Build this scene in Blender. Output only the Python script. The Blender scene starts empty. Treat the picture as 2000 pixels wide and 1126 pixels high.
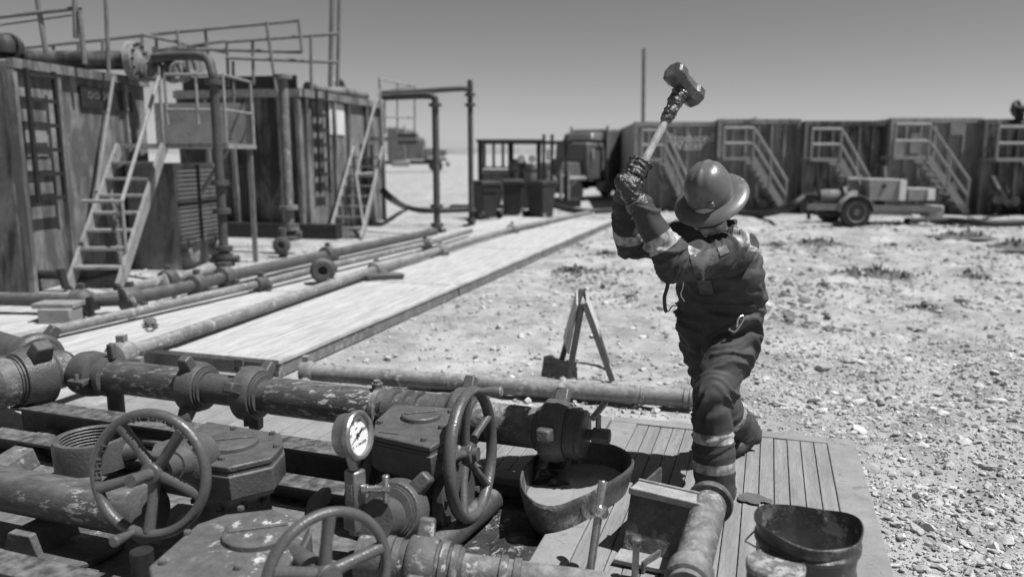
import bpy, bmesh, math, random
import numpy as np
from mathutils import Vector as V, Matrix, noise
random.seed(7); np.random.seed(7)
S = bpy.context.scene
C = S.collection
R = math.radians

# ---------------------------------------------------------------- camera, sky, sun, exposure
F_PX, CAM_H = 1556.0, 1.77
TILT = math.atan(263 / F_PX)
cd = bpy.data.cameras.new('camera'); cam = bpy.data.objects.new('camera', cd); C.objects.link(cam)
cam.location = (0, 0, CAM_H); cam.rotation_euler = (math.pi / 2 - TILT, 0, 0)
cd.sensor_width = 36; cd.lens = 28.0; cd.clip_start = 0.05; cd.clip_end = 6000
cd.dof.use_dof = True; cd.dof.focus_distance = 3.85; cd.dof.aperture_fstop = 1.25
S.camera = cam
SUN = V((0.45, -0.15, 1.0)).normalized()
W = bpy.data.worlds.new('World'); S.world = W; W.use_nodes = True
nt = W.node_tree; nt.nodes.clear()
sky = nt.nodes.new('ShaderNodeTexSky'); sky.sky_type = 'NISHITA'; sky.sun_disc = False
sky.sun_elevation = math.asin(SUN.z); sky.sun_rotation = math.atan2(SUN.x, SUN.y)
sky.altitude = 600; sky.air_density = 1.0; sky.dust_density = 0.7; sky.ozone_density = 1.0
sep = nt.nodes.new('ShaderNodeSeparateColor')          # black and white through a red filter
bg = nt.nodes.new('ShaderNodeBackground'); bg.inputs[1].default_value = 0.070
out = nt.nodes.new('ShaderNodeOutputWorld')
nt.links.new(sky.outputs[0], sep.inputs[0]); nt.links.new(sep.outputs[0], bg.inputs[0]); nt.links.new(bg.outputs[0], out.inputs[0])
sd = bpy.data.lights.new('sun', 'SUN'); sd.energy = 5.0; sd.angle = R(0.53); sd.color = (1, 1, 1)
sun = bpy.data.objects.new('sun', sd); C.objects.link(sun)
sun.rotation_euler = SUN.to_track_quat('Z', 'Y').to_euler()
S.view_settings.view_transform = 'Standard'; S.view_settings.look = 'None'
S.view_settings.exposure = 0.32; S.view_settings.gamma = 1.0

# ---------------------------------------------------------------- surveying: where a sight line meets a height or a distance
_c, _s = math.cos(TILT), math.sin(TILT)
def _ray(u, v):
    x = (u - 1000) / F_PX; y = (563 - v) / F_PX
    return V((x, _c + y * _s, -_s + y * _c))
def G(u, v, z=0.0):
    r = _ray(u, v); return r * ((z - CAM_H) / r.z) + V((0, 0, CAM_H))
def D(u, v, d):
    r = _ray(u, v); return r * (d / r.y) + V((0, 0, CAM_H))

# ---------------------------------------------------------------- materials (the place is seen in black and white: greys only)
def M(name, base, rough=0.6, metal=0.0, var=0.35, scale=9.0, chips=0.0, chip=0.55, chipscale=14.0, bump=0.25, bscale=60.0,
      streak=0.0, streakcol=0.02, stain=0.0, staincol=0.03, stretch=(1, 1, 1), attr=None, spec=0.4, topdust=0.0, dust=0.4):
    m = bpy.data.materials.new(name); m.use_nodes = True
    n = m.node_tree.nodes; l = m.node_tree.links
    b = n['Principled BSDF']; b.inputs['Roughness'].default_value = rough; b.inputs['Metallic'].default_value = metal
    b.inputs['Specular IOR Level'].default_value = spec
    tc = n.new('ShaderNodeTexCoord'); oi = n.new('ShaderNodeObjectInfo')
    mp = n.new('ShaderNodeVectorMath'); mp.operation = 'MULTIPLY_ADD'
    mp.inputs[1].default_value = stretch
    sc = n.new('ShaderNodeVectorMath'); sc.operation = 'SCALE'; sc.inputs[0].default_value = (31, 17, 23)
    l.new(oi.outputs['Random'], sc.inputs['Scale'])
    l.new(tc.outputs['Object'], mp.inputs[0]); l.new(sc.outputs[0], mp.inputs[2])
    vec = mp.outputs[0]
    def nz(s, det=6, rgh=0.6, dist=0.0, v=vec):
        t = n.new('ShaderNodeTexNoise'); t.inputs['Scale'].default_value = s; t.inputs['Detail'].default_value = det
        t.inputs['Roughness'].default_value = rgh; t.inputs['Distortion'].default_value = dist; l.new(v, t.inputs['Vector']); return t.outputs[0]
    def ramp(x, a, bb, lo=0.0, hi=1.0):
        q = n.new('ShaderNodeMapRange'); q.inputs[1].default_value = a; q.inputs[2].default_value = bb
        q.inputs[3].default_value = lo; q.inputs[4].default_value = hi; l.new(x, q.inputs[0]); return q.outputs[0]
    def mix(f, a, bb):
        q = n.new('ShaderNodeMix'); q.data_type = 'FLOAT'
        for s_, x in ((0, f), (2, a), (3, bb)):
            if isinstance(x, (int, float)): q.inputs[s_].default_value = x
            else: l.new(x, q.inputs[s_])
        return q.outputs[0]
    def mul(a, bb):
        q = n.new('ShaderNodeMath'); q.operation = 'MULTIPLY'
        for i, x in enumerate((a, bb)):
            if isinstance(x, (int, float)): q.inputs[i].default_value = x
            else: l.new(x, q.inputs[i])
        return q.outputs[0]
    col = ramp(nz(scale), 0.25, 0.75, base * (1 - var), base * (1 + var))
    col = mul(col, ramp(nz(scale * 7, 3), 0.3, 0.7, 1 - var * 0.45, 1 + var * 0.45))
    if attr:
        a = n.new('ShaderNodeAttribute'); a.attribute_name = attr; col = mul(col, a.outputs['Fac'])
    if streak:
        sp = n.new('ShaderNodeVectorMath'); sp.operation = 'MULTIPLY'; sp.inputs[1].default_value = (1, 1, 0.2); l.new(vec, sp.inputs[0])
        col = mix(mul(ramp(nz(3.4, 8, 0.68, 0.5, sp.outputs[0]), 0.49 - (0.06 if streak > 0.78 else 0), 0.60 - (0.05 if streak > 0.78 else 0)), streak), col, streakcol)
    if stain:
        col = mix(mul(ramp(nz(3.1, 5, 0.6), 0.48, 0.62), stain), col, staincol)
    if chips:
        k = mul(ramp(nz(chipscale, 8, 0.72), 0.60 - chips, 0.64 - chips), ramp(nz(2.6, 3), 0.42, 0.60))
        col = mix(k, col, chip)
    if topdust:
        g = n.new('ShaderNodeNewGeometry'); sx = n.new('ShaderNodeSeparateXYZ'); l.new(g.outputs['Normal'], sx.inputs[0])
        k = mul(mul(ramp(sx.outputs[2], 0.45, 0.95), ramp(nz(18, 6), 0.38, 0.66)), topdust)
        col = mix(k, col, dust)
    l.new(col, b.inputs['Base Color'])
    if rough < 0.95:
        l.new(ramp(nz(scale * 3, 4), 0.3, 0.7, max(0.08, rough - 0.13), min(1, rough + 0.13)), b.inputs['Roughness'])
    if bump:
        bp = n.new('ShaderNodeBump'); bp.inputs['Strength'].default_value = bump; bp.inputs['Distance'].default_value = 0.012
        l.new(nz(bscale, 5, 0.6), bp.inputs['Height']); l.new(bp.outputs[0], b.inputs['Normal'])
    return m

MT = {}
MT['ground'] = M('dusty_ground', 0.34, 0.97, var=0.3, scale=1.3, bump=1.0, bscale=30, stain=0.65, staincol=0.17, chips=0.03, chip=0.40, chipscale=9, spec=0.1)
MT['dirtclod'] = M('soil_clods', 0.17, 0.97, var=0.4, scale=14, bump=0.8, bscale=40, spec=0.1)
MT['stone'] = M('limestone', 0.40, 0.95, var=0.3, scale=14, bump=0.5, bscale=50, attr='tone', spec=0.15)
MT['hill'] = M('far_hills', 0.22, 1.0, var=0.2, scale=0.02, bump=0, spec=0)
MT['matwhite'] = M('dusty_mat_board', 0.43, 0.85, var=0.25, stain=0.5, staincol=0.22, scale=3, stretch=(6, 0.6, 1), bump=0.3, bscale=30, chips=0.02, chip=0.3, spec=0.2)
MT['matgrey'] = M('worn_mat_board', 0.235, 0.8, stain=0.35, staincol=0.14, var=0.25, scale=3, stretch=(6, 0.6, 1), bump=0.35, bscale=30, chips=0.03, chip=0.13, chipscale=30, spec=0.25)
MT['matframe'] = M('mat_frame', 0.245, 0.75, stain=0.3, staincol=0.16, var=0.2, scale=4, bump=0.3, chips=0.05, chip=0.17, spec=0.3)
MT['matside'] = M('mat_steel_side', 0.15, 0.7, var=0.35, scale=5, bump=0.3, chips=0.06, chip=0.3)
MT['pipe'] = M('painted_pipe', 0.06, 0.42, var=0.35, scale=6, chips=0.05, chip=0.42, chipscale=22, bump=0.35, stretch=(0.4, 1.2, 1.5), topdust=0.4, dust=0.28, spec=0.5)
MT['valve'] = M('painted_valve', 0.078, 0.42, var=0.25, scale=7, chips=0.0, bump=0.35, bscale=70, topdust=0.3, dust=0.18)
MT['valvespot'] = M('spattered_valve', 0.085, 0.6, var=0.3, scale=7, chips=0.04, chip=0.6, chipscale=13, bump=0.4, bscale=60, topdust=0.3, dust=0.2)
MT['wheel'] = M('handwheel_paint', 0.085, 0.33, var=0.25, scale=12, bump=0.22, bscale=90, spec=0.5)
MT['steel'] = M('worn_steel', 0.28, 0.38, metal=0.7, var=0.25, scale=12, bump=0.2, bscale=80)
MT['bright'] = M('bright_steel', 0.5, 0.3, metal=0.9, var=0.15, scale=14, bump=0.1)
MT['skid'] = M('skid_steel', 0.10, 0.6, var=0.4, scale=4, chips=0.05, chip=0.3, bump=0.4, topdust=0.5, dust=0.24)
MT['beam'] = M('dark_beam', 0.05, 0.65, var=0.4, scale=6, bump=0.5, bscale=40, topdust=0.55, dust=0.26)
MT['mudpipe'] = M('mud_caked_pipe', 0.11, 0.7, var=0.35, scale=16, chips=0.06, chip=0.36, chipscale=34, bump=0.6, bscale=45, topdust=0.7, dust=0.30)
MT['linepipe'] = M('dusty_line_pipe', 0.16, 0.6, var=0.4, scale=4, chips=0.05, chip=0.35, bump=0.3, topdust=0.8, dust=0.36)
MT['darkpipe'] = M('dark_line_pipe', 0.07, 0.6, var=0.4, scale=6, bump=0.3, topdust=0.4, dust=0.28)
MT['mud'] = M('drilling_mud', 0.27, 0.25, var=0.12, scale=4, bump=0.06, bscale=25, spec=0.5)
MT['wetmud'] = M('wet_dark_mud', 0.035, 0.5, var=0.5, scale=8, bump=0.9, bscale=28, chips=0.05, chip=0.3)
MT['rubber'] = M('black_rubber', 0.03, 0.6, var=0.3, bump=0.3)
MT['tub'] = M('mud_tub', 0.085, 0.5, var=0.5, scale=9, chips=0.07, chip=0.32, bump=0.5, bscale=40)
MT['white'] = M('white_dial', 0.7, 0.5, var=0.04, bump=0)
MT['ink'] = M('ink', 0.02, 0.6, var=0.1, bump=0)
MT['black'] = M('black_plastic', 0.025, 0.45, var=0.3, bump=0.2)

# ---------------------------------------------------------------- mesh helpers
def fr(ax, up=None):
    a = V(ax).normalized(); u = V(up) if up else (V((0, 0, 1)) if abs(a.z) < 0.93 else V((0, 1, 0)))
    x = u.cross(a).normalized(); return x, a.cross(x).normalized(), a
class MB:
    def __init__(s): s.v = []; s.f = []
    def add(s, vs, fs):
        o = len(s.v); s.v += [V(q) for q in vs]; s.f += [tuple(i + o for i in g) for g in fs]; return s
    def box(s, c, d, X=(1, 0, 0), Y=(0, 1, 0), Z=(0, 0, 1), tx=1.0, ty=1.0):
        c, X, Y, Z = V(c), V(X), V(Y), V(Z); a, b, h = d[0] / 2, d[1] / 2, d[2] / 2
        vs = [c + X * (i * a * (tx if k > 0 else 1)) + Y * (j * b * (ty if k > 0 else 1)) + Z * (k * h) for k in (-1, 1) for i, j in ((-1, -1), (1, -1), (1, 1), (-1, 1))]
        return s.add(vs, [(3, 2, 1, 0), (4, 5, 6, 7), (0, 1, 5, 4), (1, 2, 6, 5), (2, 3, 7, 6), (3, 0, 4, 7)])
    def bar(s, p, q, w, h, up=(0, 0, 1)):
        p, q = V(p), V(q); a = (q - p).normalized()
        x = V(up).cross(a)
        if x.length < 0.02: x = V((1, 0, 0)).cross(a)
        x.normalize(); y = a.cross(x)
        return s.box((p + q) / 2, (w, h, (q - p).length), x, y, a)
    def rings(s, rs, cap=True, closed=False):
        o = len(s.v); n = len(rs[0])
        for r_ in rs: s.v += [V(q) for q in r_]
        m = len(rs)
        for i in range(m if closed else m - 1):
            j = (i + 1) % m
            for k in range(n):
                k2 = (k + 1) % n
                s.f.append((o + i * n + k, o + i * n + k2, o + j * n + k2, o + j * n + k))
        if cap and not closed:
            s.f.append(tuple(o + k for k in reversed(range(n)))); s.f.append(tuple(o + (m - 1) * n + k for k in range(n)))
        return s
    def lathe(s, o, ax, prof, n=24, cap=True, up=None):
        x, y, a = fr(ax, up); o = V(o)
        cs = [(math.cos(2 * math.pi * k / n), math.sin(2 * math.pi * k / n)) for k in range(n)]
        return s.rings([[o + a * h + (x * c_ + y * s_) * r for c_, s_ in cs] for r, h in prof], cap)
    def cyl(s, p, q, r, r2=None, n=16, cap=True):
        p, q = V(p), V(q); L = (q - p).length
        return s.lathe(p, q - p, [(r, 0), (r if r2 is None else r2, L)], n, cap)
    def tube(s, pts, r, n=10, cap=True):
        pts = [V(p) for p in pts]; rs = []; x = None
        for i, p in enumerate(pts):
            t = (pts[min(i + 1, len(pts) - 1)] - pts[max(i - 1, 0)]).normalized()
            if x is None: x = fr(t)[0]
            x = (x - t * x.dot(t)).normalized(); y = t.cross(x)
            rr = r[i] if isinstance(r, (list, tuple)) else r
            rs.append([p + (x * math.cos(2 * math.pi * k / n) + y * math.sin(2 * math.pi * k / n)) * rr for k in range(n)])
        return s.rings(rs, cap)
    def torus(s, o, ax, R_, r, n=40, m=10, rz=None):
        x, y, a = fr(ax); o = V(o); rs = []; rz = rz or r
        for i in range(n):
            t = 2 * math.pi * i / n; d = x * math.cos(t) + y * math.sin(t)
            rs.append([o + d * (R_ + r * math.cos(2 * math.pi * k / m)) + a * (rz * math.sin(2 * math.pi * k / m)) for k in range(m)])
        return s.rings(rs, False, True)
    def prism(s, poly, off):
        poly = [V(p) for p in poly]; off = V(off); n = len(poly)
        nrm = sum(((poly[i] - poly[0]).cross(poly[(i + 1) % n] - poly[0]) for i in range(n)), V((0, 0, 0)))
        if nrm.dot(off) > 0: poly = poly[::-1]
        return s.add(poly + [p + off for p in poly], [tuple(range(n)), tuple(reversed(range(n, 2 * n)))] + [((i + 1) % n, i, n + i, n + (i + 1) % n) for i in range(n)])
    def ell(s, c, r, X=(1, 0, 0), Y=(0, 1, 0), Z=(0, 0, 1), n=12, m=8):
        c, X, Y, Z = V(c), V(X), V(Y), V(Z); rs = []
        for i in range(1, m):
            t = math.pi * i / m
            rs.append([c + X * (r[0] * math.sin(t) * math.cos(2 * math.pi * k / n)) + Y * (r[1] * math.sin(t) * math.sin(2 * math.pi * k / n)) - Z * (r[2] * math.cos(t)) for k in range(n)])
        o = len(s.v); s.rings(rs, False)
        b = len(s.v); s.v += [c - Z * r[2], c + Z * r[2]]; e = o + (m - 2) * n
        for k in range(n):
            s.f.append((b, o + (k + 1) % n, o + k)); s.f.append((b + 1, e + k, e + (k + 1) % n))
        return s
    def mesh(s, name, org=(0, 0, 0), smooth=38):
        me = bpy.data.meshes.new(name); o = V(org)
        me.from_pydata([tuple(q - o) for q in s.v], [], s.f); me.update()
        if smooth:
            me.polygons.foreach_set('use_smooth', [True] * len(me.polygons)); me.set_sharp_from_angle(angle=R(smooth))
        return me
ORG = {}
def org(o): return ORG.get(o.name, V((0, 0, 0))) if o else V((0, 0, 0))
def link(name, me, mat, parent=None, bevel=0, seg=2):
    o = bpy.data.objects.new(name, me); C.objects.link(o)
    if mat and not me.materials: me.materials.append(MT[mat] if isinstance(mat, str) else mat)
    if parent: o.parent = parent; ORG[o.name] = org(parent)
    if bevel:
        b = o.modifiers.new('bevel', 'BEVEL'); b.width = bevel; b.segments = seg; b.limit_method = 'ANGLE'; b.angle_limit = R(40)
    return o
def part(name, mb, mat, parent, bevel=0, local=False, smooth=38):
    return link(name, mb.mesh(name, (0, 0, 0) if local else org(parent), smooth), mat, parent, bevel)
def tag(o, label, cat, group=None, kind=None):
    if label: o['label'] = label
    if cat: o['category'] = cat
    if group: o['group'] = group
    if kind: o['kind'] = kind
    return o
def thing(name, label, cat, loc=(0, 0, 0), group=None, rz=0.0):
    o = bpy.data.objects.new(name, None); C.objects.link(o); o.location = loc; o.rotation_euler = (0, 0, rz); o.empty_display_size = 0.1
    ORG[o.name] = V(loc); return tag(o, label, cat, group)
def solo(name, mb, mat, loc, label, cat, group=None, bevel=0, smooth=38, kind=None):
    o = link(name, mb.mesh(name, loc, smooth), mat, None, bevel); o.location = loc; ORG[o.name] = V(loc)
    return tag(o, label, cat, group, kind)
def struct(name, mb, mat, smooth=38):
    return tag(link(name, mb.mesh(name, (0, 0, 0), smooth), mat), None, None, None, 'structure')
def copytree(o, loc, label, rz=None, parent=None):
    c = o.copy(); C.objects.link(c)
    if parent is None:
        c.location = loc
        if rz is not None: c.rotation_euler = (0, 0, rz)
        c['label'] = label
    else: c.parent = parent
    for ch in o.children: copytree(ch, None, None, None, c)
    return c
def text(body, size, o, X, Y, mat, parent, name='lettering', ext=0.0008, label=None):
    cu = bpy.data.curves.new(name, 'FONT'); cu.body = body; cu.size = size; cu.align_x = 'CENTER'; cu.align_y = 'CENTER'; cu.extrude = ext; cu.resolution_u = 3
    t = bpy.data.objects.new('tmp', cu); C.objects.link(t)
    me = bpy.data.meshes.new_from_object(t.evaluated_get(bpy.context.evaluated_depsgraph_get()))
    bpy.data.objects.remove(t); me.name = name
    X, Y = V(X).normalized(), V(Y).normalized(); Z = X.cross(Y); b = V(o) - org(parent)
    for q in me.vertices: q.co = b + X * q.co.x + Y * q.co.y + Z * q.co.z
    me.materials.clear(); r = link(name, me, mat, parent)
    if label: r['label'] = label
    return r
def bez(pts, n=8):
    """smooth curve through points (Catmull-Rom)"""
    p = [V(q) for q in pts]; p = [p[0] * 2 - p[1]] + p + [p[-1] * 2 - p[-2]]; o = []
    for i in range(1, len(p) - 2):
        for k in range(n):
            t = k / n; a, b, c_, d = p[i - 1], p[i], p[i + 1], p[i + 2]
            o.append(0.5 * ((2 * b) + (c_ - a) * t + (2 * a - 5 * b + 4 * c_ - d) * t * t + (3 * b - a - 3 * c_ + d) * t ** 3))
    return o + [p[-2]]
# ---------------------------------------------------------------- ground: one sheet to the horizon, fine near the camera
E1 = V((0.305, 0.952, 0)).normalized(); E2 = V((-E1.y, E1.x, 0))     # the yard's grid: mats and pipe runs follow E1
def vnoise(x, y, seed=0):
    xi = np.floor(x).astype(np.int64); yi = np.floor(y).astype(np.int64); xf = x - xi; yf = y - yi
    u = xf * xf * (3 - 2 * xf); w = yf * yf * (3 - 2 * yf)
    def h(a, b):
        k = (a * 374761393 + b * 668265263 + seed * 974711) & 0x7fffffff; k = ((k ^ (k >> 13)) * 1274126177) & 0x7fffffff
        return ((k ^ (k >> 16)) & 0xffff) / 65535.0
    return (h(xi, yi) * (1 - u) + h(xi + 1, yi) * u) * (1 - w) + (h(xi, yi + 1) * (1 - u) + h(xi + 1, yi + 1) * u) * w - 0.5
def gheight(x, y):
    x = np.asarray(x, float); y = np.asarray(y, float)
    right = np.clip((x - 1.2 - 0.28 * (y - 4.5)) / 1.2, 0, 1) * np.clip((y - 2) / 2, 0, 1) * np.clip((26 - y) / 6, 0, 1)
    mid = np.clip((x - (-1.6 + 0.32 * (y - 6.2))) / 0.5, 0, 1) * np.clip((y - 5.2) / 0.5, 0, 1) * np.clip((26 - y) / 6, 0, 1)
    a = np.maximum(right, mid * 0.75)
    h = 0.10 * vnoise(x * 0.55, y * 0.55, 1) + 0.08 * vnoise(x * 1.7, y * 1.7, 2) + 0.06 * vnoise(x * 4.3, y * 4.3, 3) + 0.03 * vnoise(x * 11, y * 11, 4) + 0.016 * vnoise(x * 23, y * 23, 6)
    fade = np.clip((60 - y) / 40, 0, 1)
    return h * a * fade * np.where(y > 12, 1.3, 1.0) + 0.006 * vnoise(x * 9, y * 9, 5)
ys = np.concatenate([np.linspace(-3, 2, 6), 2.2 + (np.exp(np.linspace(0, 1, 300) * math.log(14.0)) - 1) * 2.0, np.geomspace(29.5, 3000, 26)])
tt = np.linspace(-1, 1, 330)
gx = np.sign(tt) * (np.abs(tt) * 0.75 + np.abs(tt) ** 5 * 0.25 )
XX = gx[None, :] * np.maximum(6.0, ys * 0.9 + 3.0)[:, None]; XX[0:6] = gx[None, :] * 8
XX = np.where(np.abs(gx)[None, :] > 0.985, XX * 12, XX)
YY = np.repeat(ys[:, None], len(gx), 1)
ZZ = gheight(XX, YY)
vs = np.stack([XX, YY, ZZ], -1).reshape(-1, 3)
nr, ncl = XX.shape
idx = np.arange(nr * ncl).reshape(nr, ncl)
fs = np.stack([idx[:-1, :-1], idx[:-1, 1:], idx[1:, 1:], idx[1:, :-1]], -1).reshape(-1, 4)
def npmesh(name, vs, fs, smooth=True):
    me = bpy.data.meshes.new(name); k = fs.shape[1]
    me.vertices.add(len(vs)); me.vertices.foreach_set('co', np.ascontiguousarray(vs, np.float32).ravel())
    me.loops.add(fs.size); me.loops.foreach_set('vertex_index', np.ascontiguousarray(fs, np.int32).ravel())
    me.polygons.add(len(fs)); me.polygons.foreach_set('loop_start', np.arange(0, fs.size, k, dtype=np.int32))
    me.update(calc_edges=True); me.validate()
    if smooth: me.polygons.foreach_set('use_smooth', [True] * len(me.polygons))
    return me
g = link('ground', npmesh('ground', vs, fs), 'ground'); tag(g, None, None, None, 'structure')
hb = MB(); hp = []
for k in range(60):
    a = -1.2 + 2.4 * k / 59; d = 2200
    hp.append((d * math.sin(a), d * math.cos(a), 14 + 16 * noise.noise(V((k * 0.13, 3, 1))) + 7 * noise.noise(V((k * 0.5, 1, 4)))))
hb.add([(x, y, -2) for x, y, z in hp] + [(x * 1.06, y * 1.06, z) for x, y, z in hp], [(i, i + 1, 61 + i, 60 + i) for i in range(59)])
struct('hills', hb, 'hill')

# ---------------------------------------------------------------- gravel: tens of thousands of stones nobody could count
def rockproto(seed, sub):
    bm = bmesh.new(); bmesh.ops.create_icosphere(bm, subdivisions=sub, radius=1)
    rn = random.Random(seed); ax = [V((rn.uniform(-1, 1), rn.uniform(-1, 1), rn.uniform(-1, 1))).normalized() for _ in range(9)]; cut = [rn.uniform(0.3, 0.75) for _ in ax]
    for q in bm.verts:
        p = q.co.copy()
        for a, c_ in zip(ax, cut):
            d = p.dot(a)
            if d > c_: p -= a * (d - c_)
        q.co = p * (1 + 0.15 * noise.noise(p * 2 + V((seed, 0, 0))))
    v = np.array([q.co[:] for q in bm.verts]); f = np.array([[w.index for w in q.verts] for q in bm.faces]); bm.free(); return v, f
protos = [rockproto(i, 1) for i in range(5)]; fine = [rockproto(i + 20, 2) for i in range(5)]
MATQUADS = []    # (corner, e1 length, e2 length): keep stones off the mats
def onmat(x, y):
    r_ = np.zeros(len(x), bool)
    for (ox, oy), l1, l2 in MATQUADS:
        a = (x - ox) * E1.x + (y - oy) * E1.y; b = (x - ox) * E2.x + (y - oy) * E2.y
        r_ |= (a > -0.02) & (a < l1 + 0.02) & (b > -0.02) & (b < l2 + 0.02)
    return r_
def scatter(n, gen, size, sink=0.25, ps=protos, flat=0.65):
    x, y = gen(n); k = ~onmat(x, y); x, y = x[k], y[k]; n = len(x); s_ = size(n)
    z = gheight(x, y); V_, F_, T_ = [], [], []; o = 0
    which = np.random.randint(0, len(ps), n)
    for w in range(len(ps)):
        sel = np.where(which == w)[0]
        if not len(sel): continue
        pv, pf = ps[w]; m = len(sel); a = np.random.rand(m) * 6.283; ca, sa = np.cos(a)[:, None], np.sin(a)[:, None]
        sc = s_[sel][:, None] * np.random.uniform(0.7, 1.3, (m, 1)); sy = np.random.uniform(0.6, 1.0, (m, 1)); sz = np.random.uniform(flat * 0.6, flat * 1.2, (m, 1))
        b = np.random.uniform(-0.5, 0.5, (m, 1)); X = pv[None, :, 0] * sc; Y = pv[None, :, 1] * sc * sy; Z = pv[None, :, 2] * sc * sz
        Y, Z = Y * np.cos(b) - Z * np.sin(b), Y * np.sin(b) + Z * np.cos(b)
        P = np.stack([X * ca - Y * sa + x[sel][:, None], X * sa + Y * ca + y[sel][:, None], Z + (z[sel][:, None] + sc * sz * (1 - 2 * sink))], -1)
        V_.append(P.reshape(-1, 3)); F_.append((pf[None] + (np.arange(m) * len(pv))[:, None, None] + o).reshape(-1, 3)); o += m * len(pv)
        T_.append(np.repeat(np.clip(np.random.normal(1.0, 0.22, m), 0.45, 1.45), len(pv)))
    return np.concatenate(V_), np.concatenate(F_), np.concatenate(T_)
def stonesobj(name, sets, label):
    V_, F_, T_ = [], [], []; o = 0
    for v, f, t in sets: V_.append(v); F_.append(f + o); T_.append(t); o += len(v)
    me = npmesh(name, np.concatenate(V_), np.concatenate(F_)); me.set_sharp_from_angle(angle=R(25))
    a = me.attributes.new('tone', 'FLOAT', 'POINT'); a.data.foreach_set('value', np.concatenate(T_).astype(np.float32))
    return tag(link(name, me, 'stone'), label, 'gravel', None, 'stuff')

# ---------------------------------------------------------------- access mats: a frame and its boards
def mat_(name, label, corner, l1, l2, top, th, border, nb, bmat, fmat, group, gap=0.0045, z0=None, sides=True):
    """corner: world xy of the near right corner; boards run along E1"""
    t = thing(name, label, 'mat', (corner[0], corner[1], 0), group, math.atan2(E1.y, E1.x) - math.pi / 2)
    # local axes: +y along E1, -x along E2
    b0, b1 = border
    fb = MB()
    lift = 0.006
    for x0, x1, y0, y1 in ((-l2, 0, 0, b1), (-l2, 0, l1 - b1, l1), (-b0, 0, b1, l1 - b1), (-l2, -l2 + b0, b1, l1 - b1)):
        fb.box(((x0 + x1) / 2, (y0 + y1) / 2, top - 0.02), (x1 - x0 - 0.002, y1 - y0 - 0.002, 0.04))
    part('frame', fb, fmat, t, 0.006, True)
    sb = MB()
    sb.box((-l2 / 2, l1 / 2, (top - 0.042 + (top - th)) / 2), (l2 - 0.03, l1 - 0.03, th - 0.043))
    part('side', sb, 'matside', t, 0.004, True)
    bw = (l2 - 2 * b0) / nb; L = l1 - 2 * b1 - 0.012
    me = MB().box((0, 0, -0.015), (bw - gap, L, 0.03)).mesh('board')
    for i in range(nb):
        o = link('board', me, bmat, t, 0.002, 1)
        o.location = (-l2 + b0 + bw * (i + 0.5), l1 / 2, top - 0.006 + random.uniform(-0.0025, 0.002)); o.rotation_euler = (0, random.uniform(-0.008, 0.008), random.uniform(-0.0012, 0.0012))
    MATQUADS.append((corner[:2], l1, l2)); return t
mA = mat_('rig_mat', 'grey slatted access mat the worker stands on, nearest the right', (2.009 - 2.6 * E1.x, 4.454 - 2.6 * E1.y), 2.6, 1.42, 0.12, 0.12, (0.16, 0.10), 15, 'matgrey', 'matframe', None)
c2 = V((2.009, 4.454, 0)) + E2 * 1.435
mB = mat_('rig_mat', 'grey slatted access mat half hidden behind the mud tub', (c2.x - 1.15 * E1.x, c2.y - 1.15 * E1.y), 1.15, 1.42, 0.115, 0.11, (0.14, 0.10), 15, 'matgrey', 'matframe', None)
near = V((-1.846, 6.128, 0))
labs = ['pale walkway mat nearest the camera, just behind the big valve line', 'middle pale mat of the long walkway', 'third pale mat of the long walkway', 'farthest pale mat of the long walkway by the wheeled bins']
for i in range(4):
    c_ = near + E1 * (i * 3.92)
    mat_('walkway_mat', labs[i], (c_.x, c_.y), 3.9 if i < 3 else 2.4, 1.40, 0.16, 0.15, (0.10, 0.07), 14, 'matwhite', 'matwhite', 'pale mats of the long walkway', 0.004)
labs = ['pale mat under the two parallel pipes at the left edge', 'second pale mat under the parallel pipes', 'third pale mat under the parallel pipes', 'farthest pale mat under the parallel pipes']
for i in range(4):
    c_ = near + E2 * 1.47 + E1 * (-0.9 + i * 3.92)
    mat_('pipe_mat', labs[i], (c_.x, c_.y), 3.9, 1.40, 0.13, 0.12, (0.10, 0.07), 14, 'matwhite', 'matwhite', 'pale mats under the pipes', 0.004)
c_ = near + E2 * 2.94 + E1 * (-0.6)
mat_('pipe_mat', 'pale mat beside the wooden block at the left edge', (c_.x, c_.y), 2.6, 1.4, 0.11, 0.10, (0.10, 0.07), 14, 'matwhite', 'matwhite', 'pale mats under the pipes', 0.004)
c_ = V((-1.0, 3.55, 0)) + E2 * 0.0
mat_('pipe_mat', 'pale mat in the shade under the big valve line', (-1.05, 3.75), 1.9, 2.2, 0.06, 0.06, (0.10, 0.07), 20, 'matframe', 'matframe', 'pale mats under the pipes', 0.004)

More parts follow.
